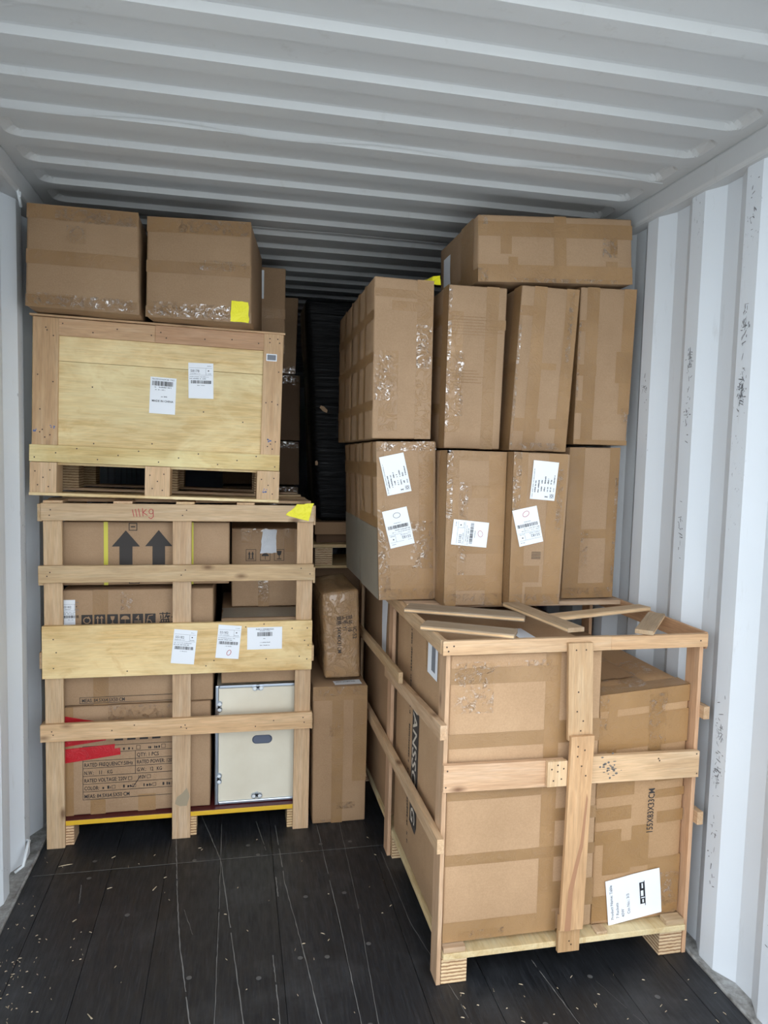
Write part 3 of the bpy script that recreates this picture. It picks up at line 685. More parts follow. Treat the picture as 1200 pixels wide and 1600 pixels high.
# pale case with aluminium edges
FC = thing('flight_case', 'pale white panel case with aluminium edges and oval handle hole, in slatted crate', 'case', (0.9, 3.4, 0.112))
OF = (0.9, 3.4, 0.112)
fb = Blk(hexa(0.720, 1.092, 3.168, 3.74, 0.116, 0.650), OF, 0, 0.002, 1)
link('panel', fb.mesh(), 'case', FC)
for nm, x, z in (('edge_profile', (0.714, 0.730), (0.112, 0.660)), ('edge_profile', (1.082, 1.098), (0.112, 0.660)), ('edge_profile', (0.730, 1.082), (0.112, 0.126)), ('edge_profile', (0.730, 1.082), (0.646, 0.660))):
    board(nm, FC, x, (3.160, 3.176), z, mat='alu', origin=OF, soft=0.004)
def clip(x, z, vert):
    pol = disc2(-0.013, 0.004, 0.0115, 14)+disc2(0.013, 0.004, 0.0115, 14)+rect2(-0.02, -0.004, 0.02, 0.012)+disc2(0, 0.012, 0.008)
    pol = xf(pol, 0, 0, math.pi/2 if vert else 0)
    vs_, fs = [], []
    for p in pol:
        b = len(vs_); n_ = len(p); a2 = sum(p[i][0]*p[(i+1) % n_][1]-p[(i+1) % n_][0]*p[i][1] for i in range(n_))
        if a2 < 0: p = p[::-1]
        vs_ += [(x+q[0]-OF[0], 3.156-OF[1], z+q[1]-OF[2]) for q in p]+[(x+q[0]-OF[0], 3.168-OF[1], z+q[1]-OF[2]) for q in p]
        fs.append(tuple(range(b, b+n_)))
        for i in range(n_): fs.append((b+i, b+n_+i, b+n_+(i+1) % n_, b+(i+1) % n_))
    o = link('butterfly_clip', mesh_of(vs_, fs), 'alu', FC)
    decal('clip_dish', Blk(hexa(x-0.05, x+0.05, 3.156, 3.17, z-0.05, z+0.05), OF), 'F', xf(disc2(-0.013, 0.004, 0.008, 12)+disc2(0.013, 0.004, 0.008, 12), 0.05, 0.05, math.pi/2 if vert else 0), 'bevel_white', o, 0.0012)
clip(0.90, 0.640, False); clip(0.90, 0.140, False); clip(0.737, 0.565, True); clip(0.737, 0.235, True)
# oval handle hole: a rim and a dished metal plate
hp = [(0.05*math.copysign(1, math.cos(t))*0.5+0.02*math.cos(t), 0.02*math.sin(t)) for t in [6.2832*i/28 for i in range(28)]]
vs_ = []; fs = []
for (sc_, yy) in ((1.0, 3.1675), (0.93, 3.165), (0.86, 3.1675)):
    vs_ += [(0.922+p[0]*sc_-OF[0], yy-OF[1], 0.403+p[1]*sc_-OF[2]) for p in hp]
for r_ in range(2):
    for i in range(28): fs.append((r_*28+i, r_*28+(i+1) % 28, (r_+1)*28+(i+1) % 28, (r_+1)*28+i))
hh = link('handle_rim', mesh_of(vs_, fs), 'case_dark', FC)
vs_ = [(0.922+p[0]*0.88-OF[0], 3.1674-OF[1], 0.403+p[1]*0.88-OF[2]) for p in hp]
link('handle_plate', mesh_of(vs_, [tuple(range(28))]), 'case_dark', hh)

# ------------------------------------------------------------------ left: closed plywood crate on top
OU = (-0.016, 3.075, 1.5035)
U = thing('plywood_crate', 'closed yellow plywood crate with pine frame, stacked on the slatted crate', 'crate', OU, rot=(0, math.radians(1.15), 0))
def ub(name, x, y, z, tint=T1, **kw): return board(name, U, x, y, z, wood_tint(RW, tint), **kw)
gr = (0.88, 0.77, 0.69)
ub('frame_post', (0.008, 0.103), (0.0, 0.02), (0.204, 0.708), (0.88, 0.77, 0.70), nails=[(0.5, 0.92), (0.55, 0.9), (0.8, 0.86), (0.3, 0.28), (0.5, 0.06), (0.3, 0.1), (0.7, 0.08), (0.4, 0.12), (0.8, 0.5), (0.2, 0.55)])
ub('frame_post', (0.908, 0.990), (0.0, 0.02), (0.186, 0.712), (0.90, 0.80, 0.73), nails=[(0.3, 0.96), (0.7, 0.96), (0.3, 0.93), (0.8, 0.93), (0.2, 0.45), (0.5, 0.46), (0.8, 0.44), (0.35, 0.1), (0.6, 0.08), (0.5, 0.12), (0.75, 0.14), (0.8, 0.7)])
ub('frame_rail', (0.103, 0.470), (0.0, 0.02), (0.640, 0.708), gr, nails=[(0.35, 0.3), (0.04, 0.7), (0.96, 0.4), (0.6, 0.6)])
ub('frame_rail', (0.470, 0.908), (0.0, 0.02), (0.640, 0.710), (0.80, 0.68, 0.60), nails=[(0.05, 0.6), (0.1, 0.3), (0.45, 0.4), (0.7, 0.5), (0.95, 0.4)])
ub('frame_rail', (-0.002, 0.990), (-0.002, 0.02), (0.136, 0.204), (1.0, 0.98, 0.86), kind='ply', nails=[(0.02+0.08*i, 0.25+0.3*(i % 3)) for i in range(13)])
PU1 = ub('panel', (0.100, 0.912), (0.012, 0.024), (0.2, 0.540), (1.0, 0.96, 0.86), kind='ply', nails=[(0.16, 0.72), (0.17, 0.05), (0.45, 0.08), (0.7, 0.5), (0.9, 0.4)])
PU2 = ub('panel', (0.100, 0.912), (0.012, 0.024), (0.5412, 0.645), (1.0, 0.97, 0.88), kind='ply')
ub('lid', (-0.004, 0.996), (-0.006, 0.95), (0.7105, 0.7185), (0.95, 0.86, 0.78))
ub('side_panel', (0.0, 0.012), (0.024, 0.94), (0.136, 0.71), T1, kind='ply'); ub('side_panel', (0.978, 0.990), (0.024, 0.94), (0.136, 0.71), T1, kind='ply'); ub('back_panel', (0.012, 0.978), (0.928, 0.94), (0.136, 0.71), T1, kind='ply')
ub('deck', (0.0, 0.99), (0.02, 0.94), (0.125, 0.136), T1, kind='ply')
for (xa, xb) in ((0.0, 0.101), (0.441, 0.541), (0.897, 0.992)):
    ub('block', (xa, xb), (0.0, 0.11), (0.012, 0.134), (0.98, 0.90, 0.80), nails=[(0.2, 0.7), (0.5, 0.5), (0.75, 0.75), (0.3, 0.25), (0.7, 0.2)])
    ub('block', (xa, xb), (0.42, 0.53), (0.012, 0.124), T1, mat='layers'); ub('block', (xa, xb), (0.83, 0.94), (0.012, 0.124), T1, mat='layers')
ub('runner', (-0.002, 0.992), (-0.002, 0.10), (0.0, 0.012), (1.0, 0.97, 0.88), kind='ply'); ub('runner', (-0.002, 0.992), (0.42, 0.52), (0.0, 0.012)); ub('runner', (-0.002, 0.992), (0.83, 0.93), (0.0, 0.012))
# labels: panel-local metres
ink = barcode(0.008, 0.090, 0.114, 0.133, rl)+text2('MADE IN CHINA', 0.0115, 0.0515, 0.048, 'CENTER')
soft = text2('FBA18XWW6Z4C8B  YNL2', 0.0075, 0.0515, 0.138, 'CENTER')+scribble_text(0.018, 0.085, 0.106, 0.005, rl)+scribble_text(0.02, 0.06, 0.096, 0.004, rl)+scribble_text(0.045, 0.07, 0.068, 0.005, rl)
label_on(PU1, 'F', 0.404, 0.227, 0.103, 0.149, -0.02, PU1.o, ink, soft, off=0.0015)
i1, s1 = ship_print(0.101, 0.146, rl, '58178'); label_on(PU1, 'F', 0.555, 0.298, 0.101, 0.146, 0.03, PU1.o, i1, s1, off=0.0015)
fp = Blk(hexa(0.908, 0.990, 0.0, 0.02, 0.186, 0.712)); label_on(fp, 'F', 0.034, 0.427, 0.044, 0.030, 0.0, U, [], rect2(0.004, 0.004, 0.040, 0.026), off=0.0012)
pale = [[(0, 0), (0.06, -0.012), (0.13, 0.01), (0.17, 0.03), (0.2, 0.1), (0.3, 0.13), (0.24, 0.16), (0.15, 0.13), (0.1, 0.10), (0.02, 0.10)]]
for (xx, zz, bl) in ((0.02, 0.26, 0), (0.085, 0.275, 0), (0.945, 0.262, 0), (0.93, 0.05, 0)):
    b_ = Blk(hexa(xx-0.012, xx+0.012, -0.0005, 0.01, zz-0.01, zz+0.01)); r_ = random.Random(int(xx*999))
    decal('blue_mark', b_, 'F', [p for _ in range(7) for p in disc2(0.012+r_.uniform(-0.009, 0.009), 0.01+r_.uniform(-0.007, 0.007), r_.uniform(0.0015, 0.0035), 6)], 'blue_ink', U, 0.0008)

# two cartons on the plywood crate
gT = 'cartons on top of the plywood crate'
t1 = carton('left of two brown cartons on the plywood crate, under the roof by left wall', front_quad((0.022, 2.604), (0.419, 2.604), (0.421, 2.218), (0.012, 2.226), 2.95, 0.5), gT, amp=0.006, soft=0.008, col=(0.80, 0.79, 0.77))
tapes(t1, 'F', [(0, 1, 0.42, 0.56), (0, 1, 0.86, 1.0), (0, 1, 0.0, 0.12)], col=(0.76, 0.74, 0.71)); glints(t1, 'F', [(0.0, 0.95, 0.02, 0.14), (0.25, 0.98, 0.85, 0.98), (0.35, 0.52, 0.64, 0.82)])
t2 = carton('right carton on the plywood crate with a yellow tape corner', front_quad((0.449, 2.600), (0.845, 2.602), (0.849, 2.209), (0.442, 2.217), 2.97, 0.5, back=(0.06, 0), yr=2.935), gT, amp=0.006, soft=0.008, col=(0.80, 0.79, 0.77))
tapes(t2, 'F', [(0, 1, 0.45, 0.57), (0, 1, 0.85, 1.0), (0, 1, 0.0, 0.11)], col=(0.76, 0.74, 0.71)); glints(t2, 'F', [(0.02, 0.85, 0.02, 0.16), (0.3, 0.98, 0.86, 0.99), (0.5, 0.95, 0.5, 0.6)])
patch('tape', t2, 'F', 0, 0, 0, 0, 'tape_yellow', t2.t, 0.004, 5, 5, quad=[(0.328, 0.004), (0.400, 0.002), (0.398, 0.078), (0.330, 0.082)], ragged=0.002)['label'] = 'yellow tape'

# cartons further back on the left
gB = 'cartons standing in the dark behind the left crates'
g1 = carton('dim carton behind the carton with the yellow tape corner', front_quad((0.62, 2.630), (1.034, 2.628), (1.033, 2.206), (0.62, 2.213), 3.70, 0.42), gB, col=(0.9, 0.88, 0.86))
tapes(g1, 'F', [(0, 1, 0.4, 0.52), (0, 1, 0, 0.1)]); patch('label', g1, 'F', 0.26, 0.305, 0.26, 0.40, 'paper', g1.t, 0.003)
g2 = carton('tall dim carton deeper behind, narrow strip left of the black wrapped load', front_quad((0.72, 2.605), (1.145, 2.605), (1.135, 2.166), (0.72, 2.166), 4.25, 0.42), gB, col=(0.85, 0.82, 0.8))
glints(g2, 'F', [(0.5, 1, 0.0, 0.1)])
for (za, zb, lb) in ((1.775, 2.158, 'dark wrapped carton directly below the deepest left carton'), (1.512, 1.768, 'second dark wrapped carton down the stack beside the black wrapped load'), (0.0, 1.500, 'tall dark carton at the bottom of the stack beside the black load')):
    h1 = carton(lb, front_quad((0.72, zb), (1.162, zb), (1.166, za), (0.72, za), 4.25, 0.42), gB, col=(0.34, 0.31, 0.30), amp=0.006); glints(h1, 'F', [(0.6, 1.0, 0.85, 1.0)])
# black stretch-wrapped load on a board pallet
def wrapped():
    t = thing('wrapped_load', 'tall load wrapped in black stretch film, deep in the gap between stacks', 'wrapped load', (1.6, 4.05, 1.262))
    O_ = (1.6, 4.05, 1.262)
    b = Blk({**front_quad((1.150, 2.53), (2.1, 2.53), (2.1, 1.335), (1.232, 1.335), 3.86, 0.37)}, O_, 0.02, 0.03, 16, 77)
    link('film_wrap', b.mesh(), 'film', t, None, True)
    w, h = b.dims('F')
    for (u, v, pl) in ((0.035, 0.61, [(-0.012, 0.004), (0.004, -0.014), (0.024, -0.022), (0.028, -0.008), (0.01, 0.012), (-0.006, 0.016)]), (-0.008, 0.315, [(-0.006, -0.012), (0.006, -0.012), (0.009, 0.002), (0.004, 0.014), (-0.006, 0.01)])):
        decal('torn_hole', b, 'F', xf([pl], u+0.02, v), 'card', t, 0.006)
    board('cardboard_tray', t, (1.215, 2.1), (3.80, 4.22), (1.266, 1.333), (0.85, 0.8, 0.75), mat='card', origin=O_)
    p = thing('wooden_pallet', 'plywood pallet under the black wrapped load, seen right of the slatted crate', 'pallet', (1.6, 4.0, 1.085)); O2 = (1.6, 4.0, 1.085)
    board('top_board', p, (1.205, 2.1), (3.78, 4.22), (1.196, 1.214), (0.95, 0.9, 0.85), origin=O2, kind='ply'); board('gap_shade_fill', p, (1.23, 2.1), (3.86, 4.2), (1.214, 1.262), (0.4, 0.35, 0.33), mat='card', origin=O2)  # dark card fills the gap below the tray, its shade put into the tint
    for xa in (1.218, 1.60, 1.98): board('block', p, (xa, xa+0.095), (3.80, 3.92), (1.100, 1.196), mat='layers', origin=O2)
    board('runner', p, (1.215, 2.1), (3.78, 4.22), (1.085, 1.100), (1, 0.95, 0.9), origin=O2, kind='ply')
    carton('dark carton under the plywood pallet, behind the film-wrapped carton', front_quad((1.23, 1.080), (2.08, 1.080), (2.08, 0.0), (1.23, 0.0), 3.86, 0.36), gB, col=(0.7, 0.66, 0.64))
wrapped()

# ------------------------------------------------------------------ middle: two small cartons on the floor
s1b = carton('narrow upright carton standing on the floor between the two slatted crates', front_quad((1.146, 0.645), (1.396, 0.643), (1.398, 0.0), (1.152, 0.0), 3.135, 0.50), None, amp=0.004, col=(0.95, 0.92, 0.88))
tapes(s1b, 'F', [(0, 1, 0.90, 1.0), (0.35, 0.56, 0.0, 0.9), (0.74, 1.0, 0.3, 0.9)]); glints(s1b, 'F', [(0.1, 1, 0.93, 1.0), (0.3, 0.52, 0.64, 0.72), (0.45, 0.8, 0.1, 0.15), (0.0, 0.35, 0.0, 0.03)])
i1, s1_ = ship_print(0.11, 0.08, rl); label_on(s1b, 'T', 0.16, 0.045, 0.125, 0.06, 0.06, s1b.t, i1, s1_)
s2b = carton('bulging carton in clear crinkled film, on top of the narrow upright carton', front_quad((1.188, 1.060), (1.356, 1.078), (1.372, 0.662), (1.206, 0.660), 3.20, 0.46), None, mat='card_wrap', amp=0.016, soft=0.012, n=10, col=(0.92, 0.84, 0.68))
tx2 = fit2('\u8d27\u53f7: 10', 0.026, 0, 0.050, 0.075)+fit2('\u5de5\u53f7: Y1', 0.026, 0.0, 0.026, 0.068)+fit2('\u89c4\u683c: 54X40X31CM', 0.026, 0.0, 0.0, 0.170)+fit2('IC-52', 0.026, 0.055, 0.072, 0.055)
decal('printed_lettering', s2b, 'F', xf(tx2, 0.062, 0.290, -math.pi/2), 'print_dark', s2b.t, 0.003)

# ------------------------------------------------------------------ right: slatted crate with big cartons
OR_ = (1.89, 2.8, 0)
Rc = thing('low_crate', 'low open plywood-slat crate holding big cartons, right foreground', 'crate', OR_)
TP = (0.98, 0.86, 0.75)
def rb(name, x, y, z, tint=TP, **kw): return board(name, Rc, x, y, z, wood_tint(RW, (tint[0]*0.90, tint[1]*0.92, tint[2]*0.98)), origin=OR_, **kw)
for ya in (2.07, 2.825, 3.56):
    rb('post', (1.437, 1.4515), (ya, ya+0.07), (0.0, 1.087), (0.95, 0.82, 0.70)); rb('post', (2.3225, 2.337), (ya, ya+0.07), (0.0, 1.087), (1.0, 0.80, 0.66))
FR1 = rb('rail', (1.42, 1.985), (2.050, 2.0695), (1.087, 1.132), (1.0, 0.88, 0.76), nails=[(0.02, 0.6), (0.03, 0.3), (0.06, 0.65)])
rb('rail', (1.985, 2.338), (2.050, 2.0695), (1.087, 1.131), (1.0, 0.84, 0.70), nails=[(0.92, 0.5)])
rb('rail', (1.418, 1.4365), (2.0695, 3.63), (1.087, 1.132), (0.92, 0.84, 0.72)); rb('rail', (2.3375, 2.350), (2.0695, 3.63), (1.075, 1.132), (0.98, 0.78, 0.64))
rb('rail', (1.437, 2.337), (3.63, 3.65), (1.087, 1.132))
rb('rail', (1.414, 1.4365), (2.035, 2.86), (0.826, 0.873), (0.95, 0.85, 0.74), dz=(0, -0.052)); rb('rail', (1.396, 1.4135), (2.53, 3.55), (0.846, 0.888), (0.92, 0.83, 0.72), dz=(0, -0.035))
rb('rail', (1.414, 1.4365), (2.030, 3.55), (0.464, 0.512), (1.0, 0.93, 0.80), dz=(0, -0.012))
rb('rail', (2.3375, 2.360), (2.05, 3.5), (0.838, 0.882)); rb('rail', (2.3375, 2.360), (2.05, 3.5), (0.470, 0.515))
rb('mid_rail', (1.434, 1.842), (2.050, 2.0695), (0.648, 0.736), (1.0, 0.87, 0.74), dz=(0.002, -0.004), nails=[(0.02, 0.2), (0.03, 0.8)])
rb('splice', (1.774, 1.842), (2.032, 2.0495), (0.652, 0.736), (1.05, 0.97, 0.84), nails=[(0.2, 0.7), (0.5, 0.6), (0.8, 0.7), (0.3, 0.25), (0.7, 0.3), (0.5, 0.85)])
MR = rb('mid_rail', (1.925, 2.332), (2.050, 2.0695), (0.643, 0.734), (1.06, 0.96, 0.82), dz=(0.002, -0.004), nails=[(0.62, 0.8), (0.63, 0.72), (0.97, 0.9), (0.98, 0.15)])
r_ = random.Random(2); decal('stain', MR, 'F', [p for _ in range(26) for p in disc2(0.075+r_.gauss(0, 0.018), 0.055+r_.gauss(0, 0.022), r_.uniform(0.002, 0.007), 7, r_.uniform(0.001, 0.004))], 'stain', MR.o, 0.0007)
rb('center_post', (1.828, 1.913), (2.034, 2.0495), (0.800, 1.118), (0.98, 0.86, 0.68), dx=(0.013, 0), nails=[(0.3, 0.93), (0.7, 0.93), (0.4, 0.5), (0.6, 0.2), (0.5, 0.1), (0.35, 0.3)])
CP = rb('center_post', (1.834, 1.914), (2.016, 2.0315), (0.172, 0.820), (0.92, 0.74, 0.56), dx=(0, 0.009), nails=[(0.3, 0.9), (0.6, 0.93), (0.5, 0.85), (0.7, 0.8), (0.3, 0.95)])
decal('dark_streak', CP, 'F', [[(0.014, 0.0), (0.036, 0.0), (0.036, 0.13), (0.048, 0.21), (0.062, 0.28), (0.069, 0.44), (0.064, 0.46), (0.051, 0.29), (0.036, 0.22), (0.020, 0.14)]], 'streak', CP.o, 0.0006)
rb('center_post', (1.838, 1.914), (2.034, 2.0495), (0.086, 0.212), (0.82, 0.66, 0.50), nails=[(0.5, 0.3), (0.7, 0.7), (0.4, 0.6), (0.6, 0.2)])
rb('deck', (1.4535, 2.3205), (2.056, 3.64), (0.092, 0.112), (1.04, 0.99, 0.88), kind='ply')
for (xa, xb, hh_) in ((1.456, 1.53, 0.129), (1.99, 2.03, 0.122), (2.25, 2.318, 0.131)): rb('cleat', (xa, xb), (2.06, 2.10), (0.1125, hh_), TPALE)
for xa in (1.4535, 1.86, 2.234):
    for ya in (2.072, 2.80, 3.52):
        if xa == 1.86 and ya < 2.5: continue
        rb('block', (xa, xa+0.0865), (ya, ya+0.12), (0.0, 0.0915), (1.0, 0.93, 0.83), mat='layers')
for ya in (2.60, 2.95, 3.25, 3.5): rb('top_board', (1.4375, 2.336), (ya, ya+0.08), (1.115, 1.1325), (0.92, 0.88, 0.78))
# loose planks on the crate
def plank(lb, p, q, w, z, tint, t=0.015):
    p, q = Vector(p), Vector(q); d = (q-p); L = d.length; a = math.atan2(d.y, d.x); c = (p+q)/2
    o = thing('plank', lb, 'plank', (c.x, c.y, z), 'loose planks on the low crate', (0, 0, a))
    b = Blk(hexa(-L/2, L/2, -w/2, w/2, 0, t), (0, 0, 0), 0, 0.0015, 1); me = b.mesh(); o2 = link('board', me, 'woodx', o, tint)
    link('ply_edge', Blk(hexa(-L/2+0.002, L/2-0.002, -w/2-0.0012, -w/2-0.0002, 0.004, 0.0105)).mesh(), 'woodx', o2, (1.12, 1.05, 0.9))
gp = (0.50, 0.52, 0.55)
plank('wide grey plank on the low crate, half under the cartons at its left corner', (1.415, 2.505), (1.80, 2.315), 0.10, 1.1328, gp)
plank('short grey plank nearest the front left corner of the low crate', (1.405, 2.235), (1.67, 2.085), 0.085, 1.1328, (0.54, 0.55, 0.56))
plank('narrow plank lying front to back over the low crate\'s centre', (1.80, 2.460), (1.862, 2.055), 0.062, 1.1482, (0.58, 0.56, 0.53))
plank('long thin plank crossing to the right rim behind the short one', (1.87, 2.290), (2.335, 2.425), 0.058, 1.1328, (0.85, 0.81, 0.74))
plank('short diagonal plank on the right front corner of the low crate', (2.105, 2.060), (2.305, 2.300), 0.058, 1.1328, (0.64, 0.62, 0.58))

# cartons in the low crate
gR = 'cartons inside the low crate'
c1 = carton('big carton filling the front left of the low crate, black lettering band on its side', front_quad((1.455, 1.078), (1.975, 1.078), (1.980, 0.131), (1.458, 0.131), 2.085, 0.72), gR, amp=0.003, col=(1.14, 1.11, 1.06))
tapes(c1, 'F', [(0.0, 0.69, 0.50, 0.585), (0.0, 1.0, 0.27, 0.31), (0.62, 0.72, 0.0, 1.0), (0.0, 0.70, 0.9, 0.955), (0.0, 0.62, 0.68, 0.73), (0.70, 1.0, 0.68, 0.76), (0.70, 1.0, 0.08, 0.18), (0.0, 0.75, 0.0, 0.07), (0.70, 1.0, 0.40, 0.445)])
glints(c1, 'F', [(0.03, 0.28, 0.80, 0.97), (0.05, 0.66, 0.955, 0.975), (0.1, 0.4, 0.0, 0.035)])
decal('print_smudge', c1, 'F', sum((rect2(0.205, 0.562+0.008*i, 0.245, 0.564+0.008*i) for i in range(5)), []), 'print_dark', c1.t)
# side face: u runs from the far edge to the near edge
w, h = c1.dims('L')
ud = lambda y: 2.085+0.72-y
bd = Blk.surf
decal('printed_band', c1, 'L', [[(ud(2.535), 0.18), (ud(2.45), 0.165), (ud(2.43), 0.20), (ud(2.43), 0.65), (ud(2.525), 0.65), (ud(2.53), 0.20)]], 'print_dark', c1.t, 0.0016)
decal('printed_lettering', c1, 'L', xf(fit2('JANSSONG', 0.085, 0, 0, 0.44), ud(2.510), 0.635, -math.pi/2), 'print_white', c1.t, 0.0024)
rs = random.Random(8)
decal('printed_lettering', c1, 'L', xf(scribble_text(0, 0.85, 0, 0.016, rs), ud(2.575), 0.92, -math.pi/2), 'print_dark', c1.t, 0.0016)
lab = patch('label', c1, 'L', ud(2.335), ud(2.215), 0.82, 0.93, 'paper', c1.t, 0.0022); decal('label_print', c1, 'L', rect2(ud(2.285), 0.84, ud(2.24), 0.925), 'ink_soft', lab, 0.003)
patch('tape', c1, 'L', ud(2.36), ud(2.335), 0.82, 0.93, 'tape', c1.t, 0.0018)
patch('label', c1, 'T', 0.30, 0.36, 0.02, 0.30, 'paper', c1.t, 0.002)
c3 = carton('carton deep in the low crate behind its middle post, white label on the side', front_quad((1.456, 1.075), (1.96, 1.075), (1.96, 0.131), (1.456, 0.131), 2.91, 0.62), gR, amp=0.003, col=(0.9, 0.85, 0.8))
u3 = lambda y: 2.91+0.62-y
lab = patch('label', c3, 'L', 0, 0, 0, 0, 'paper', c3.t, 0.003, quad=[(u3(3.10), 0.70), (u3(3.02), 0.66), (u3(3.0), 0.93), (u3(3.12), 0.93)])
c2 = carton('tall carton taped all over with a white drawing label, right in the low crate', front_quad((1.985, 0.918), (2.319, 0.944), (2.318, 0.118), (1.992, 0.112), 2.105, 1.40), gR, amp=0.005, soft=0.008, n=9, col=(1.10, 1.03, 0.90))
tapes(c2, 'F', [(0.0, 0.42, 0.56, 0.62), (0.0, 0.40, 0.455, 0.515), (0.0, 0.30, 0.355, 0.415), (0.65, 1.0, 0.60, 0.635), (0.66, 1.0, 0.53, 0.565), (0.70, 1.0, 0.42, 0.47), (0.42, 0.62, 0.24, 0.42), (0.1, 0.42, 0.22, 0.36), (0.0, 1.0, 0.02, 0.13), (0.62, 1.0, 0.10, 0.27), (0.0, 1.0, 0.93, 1.0), (0.0, 1.0, 0.76, 0.90), (0.1, 0.2, 0.7, 0.96), (0.55, 0.7, 0.7, 0.98), (0.5, 0.9, 0.65, 0.70)], col=(1, 0.96, 0.86))
glints(c2, 'F', [(0.65, 1.0, 0.0, 0.2), (0.0, 0.1, 0.85, 1.0), (0.55, 0.75, 0.72, 0.98)], 'tape_clear')
tapes(c2, 'T', [(0, 1, 0.0, 0.05), (0.4, 0.62, 0.0, 0.5)]); patch('torn_flap', c2, 'T', 0.02, 0.19, 0.12, 0.30, 'card', c2.t, 0.006, 6, 6, (0.95, 0.88, 0.78), ragged=0.003)
glints(c2, 'T', [(0.0, 0.6, 0.02, 0.12), (0.3, 0.9, 0.1, 0.2)])
decal('printed_lettering', c2, 'F', xf(fit2('155X83X33CM', 0.036, 0, 0, 0.158), 0.213, 0.305, math.pi/2, 1.0, 0.9), 'print_dark', c2.t)
# drawing label: text runs bottom to top
wl2, hl2 = 0.162, 0.202
soft = text2('Product Name: Table', 0.0145, 0.018, hl2-0.022)+text2('7 Rackets', 0.0145, 0.018, hl2-0.042)+text2('40W', 0.0145, 0.018, hl2-0.062)+text2('Ctn No.: 3/3', 0.0145, 0.024, hl2-0.084)
ink = rect2(0.040, 0.058, 0.130, 0.0605)+frame2(0.048, 0.0605, 0.068, 0.074, 0.004)+frame2(0.072, 0.0605, 0.1, 0.078, 0.004)+frame2(0.100, 0.0605, 0.126, 0.074, 0.004)+rect2(0.048, 0.074, 0.126, 0.078)
label_on(c2, 'F', 0.153, 0.090, wl2, hl2, math.pi/2+0.12, c2.t, ink, soft, off=0.006)
# ------------------------------------------------------------------ right: tall cartons stacked on the low crate
gS = 'tall cartons stacked on the low crate'
VT = [(0.0, 1.0, 0.0, 0.06), (0.0, 1.0, 0.93, 1.0)]
L1 = carton('lower leftmost tall carton on the low crate with two tilted white labels', front_quad((1.315, 1.749), (1.551, 1.756), (1.571, 1.138), (1.341, 1.138), 2.66, 0.40), gS, amp=0.004)
tapes(L1, 'F', [(0.70, 0.95, 0.0, 1.0), (0.0, 0.35, 0.42, 0.52), (0.0, 0.12, 0, 1), (0.0, 0.7, 0.0, 0.22)]); glints(L1, 'F', [(0.0, 0.2, 0.05, 0.6), (0.55, 0.95, 0.2, 0.5), (0.0, 1.0, 0.0, 0.07), (0.0, 1, 0.94, 1.0)])
tapes(L1, 'L', [(0, 1, 0.78, 0.87), (0.22, 0.33, 0.87, 1), (0.22, 0.33, 0.4, 0.78), (0.72, 0.83, 0.38, 1.0), (0, 1, 0.46, 0.53)])
o = patch('plastic_patch', L1, 'L', 0.0, 0.40, 0.0, 0.28, 'film_grey', L1.t, 0.0024, 6, 6); o['label'] = 'grey plastic film'
L1x = lambda x: x-1.333
wq, hq = 0.150, 0.095
i1, s1_ = table_print(wq, hq, rl); label_on(L1, 'F', 0.070, 0.487, wq, hq, math.pi/2+0.20, L1.t, i1, s1_, off=0.005)
i1, s1_ = ship_print(0.097, 0.146, rl); label_on(L1, 'F', 0.080, 0.282, 0.097, 0.146, math.pi+0.22, L1.t, i1, s1_, (ring2(0.045, 0.025, 0.014, 0.010, 0.0014), 'print_dark'), off=0.005)
L2 = carton('second tall carton from left in the lower row, one sideways white label', front_quad((1.559, 1.722), (1.792, 1.721), (1.793, 1.137), (1.563, 1.137), 2.53, 0.50, back=(0.012, 0)), gS, amp=0.004)
tapes(L2, 'F', [(0.70, 1.0, 0.0, 1.0), (0.0, 0.2, 0.0, 1.0), (0.0, 1.0, 0.94, 1.0), (0.42, 0.75, 0.70, 0.78), (0.0, 0.7, 0.1, 0.2), (0.0, 1.0, 0.34, 0.46)]); glints(L2, 'F', [(0.0, 0.1, 0.55, 1.0), (0.22, 0.36, 0.2, 0.8), (0.0, 1.0, 0.0, 0.08)])
tapes(L2, 'L', [(0, 1, 0.0, 0.08), (0.8, 1, 0, 1)])
i1, s1_ = ship_print(0.095, 0.139, rl); label_on(L2, 'F', 0.094, 0.276, 0.095, 0.139, math.pi/2-0.09, L2.t, i1, s1_, (ring2(0.05, 0.03, 0.012, 0.009, 0.0014, rot=0.4), 'pen_red'), off=0.005)
L3 = carton('third tall carton in the lower row, two white labels, red pen ring', front_quad((1.796, 1.722), (2.023, 1.718), (2.004, 1.149), (1.798, 1.150), 2.47, 0.50), gS, amp=0.004)
tapes(L3, 'F', [(0.62, 0.95, 0.0, 1.0), (0.0, 0.25, 0.0, 1.0), (0.1, 0.55, 0.15, 0.26), (0.3, 0.62, 0.0, 0.12)]); glints(L3, 'F', [(0.0, 0.14, 0.6, 1.0), (0.0, 1.0, 0.0, 0.07), (0.8, 0.9, 0.5, 0.9)])
tapes(L3, 'L', [(0, 1, 0.0, 0.08), (0.8, 1, 0, 1)])
i1, s1_ = table_print(0.144, 0.093, rl); label_on(L3, 'F', 0.112, 0.470, 0.144, 0.093, math.pi/2-0.06, L3.t, i1, s1_, off=0.005)
i1, s1_ = ship_print(0.092, 0.138, rl); label_on(L3, 'F', 0.060, 0.298, 0.092, 0.138, math.pi+0.24, L3.t, i1, s1_, (ring2(0.045, 0.022, 0.013, 0.009, 0.0016, rot=0.5), 'pen_red'), off=0.005)
decal('print_smudge', L3, 'F', sum((rect2(0.08, 0.175+0.006*i, 0.115, 0.177+0.006*i) for i in range(5)), []), 'print_dark', L3.t)
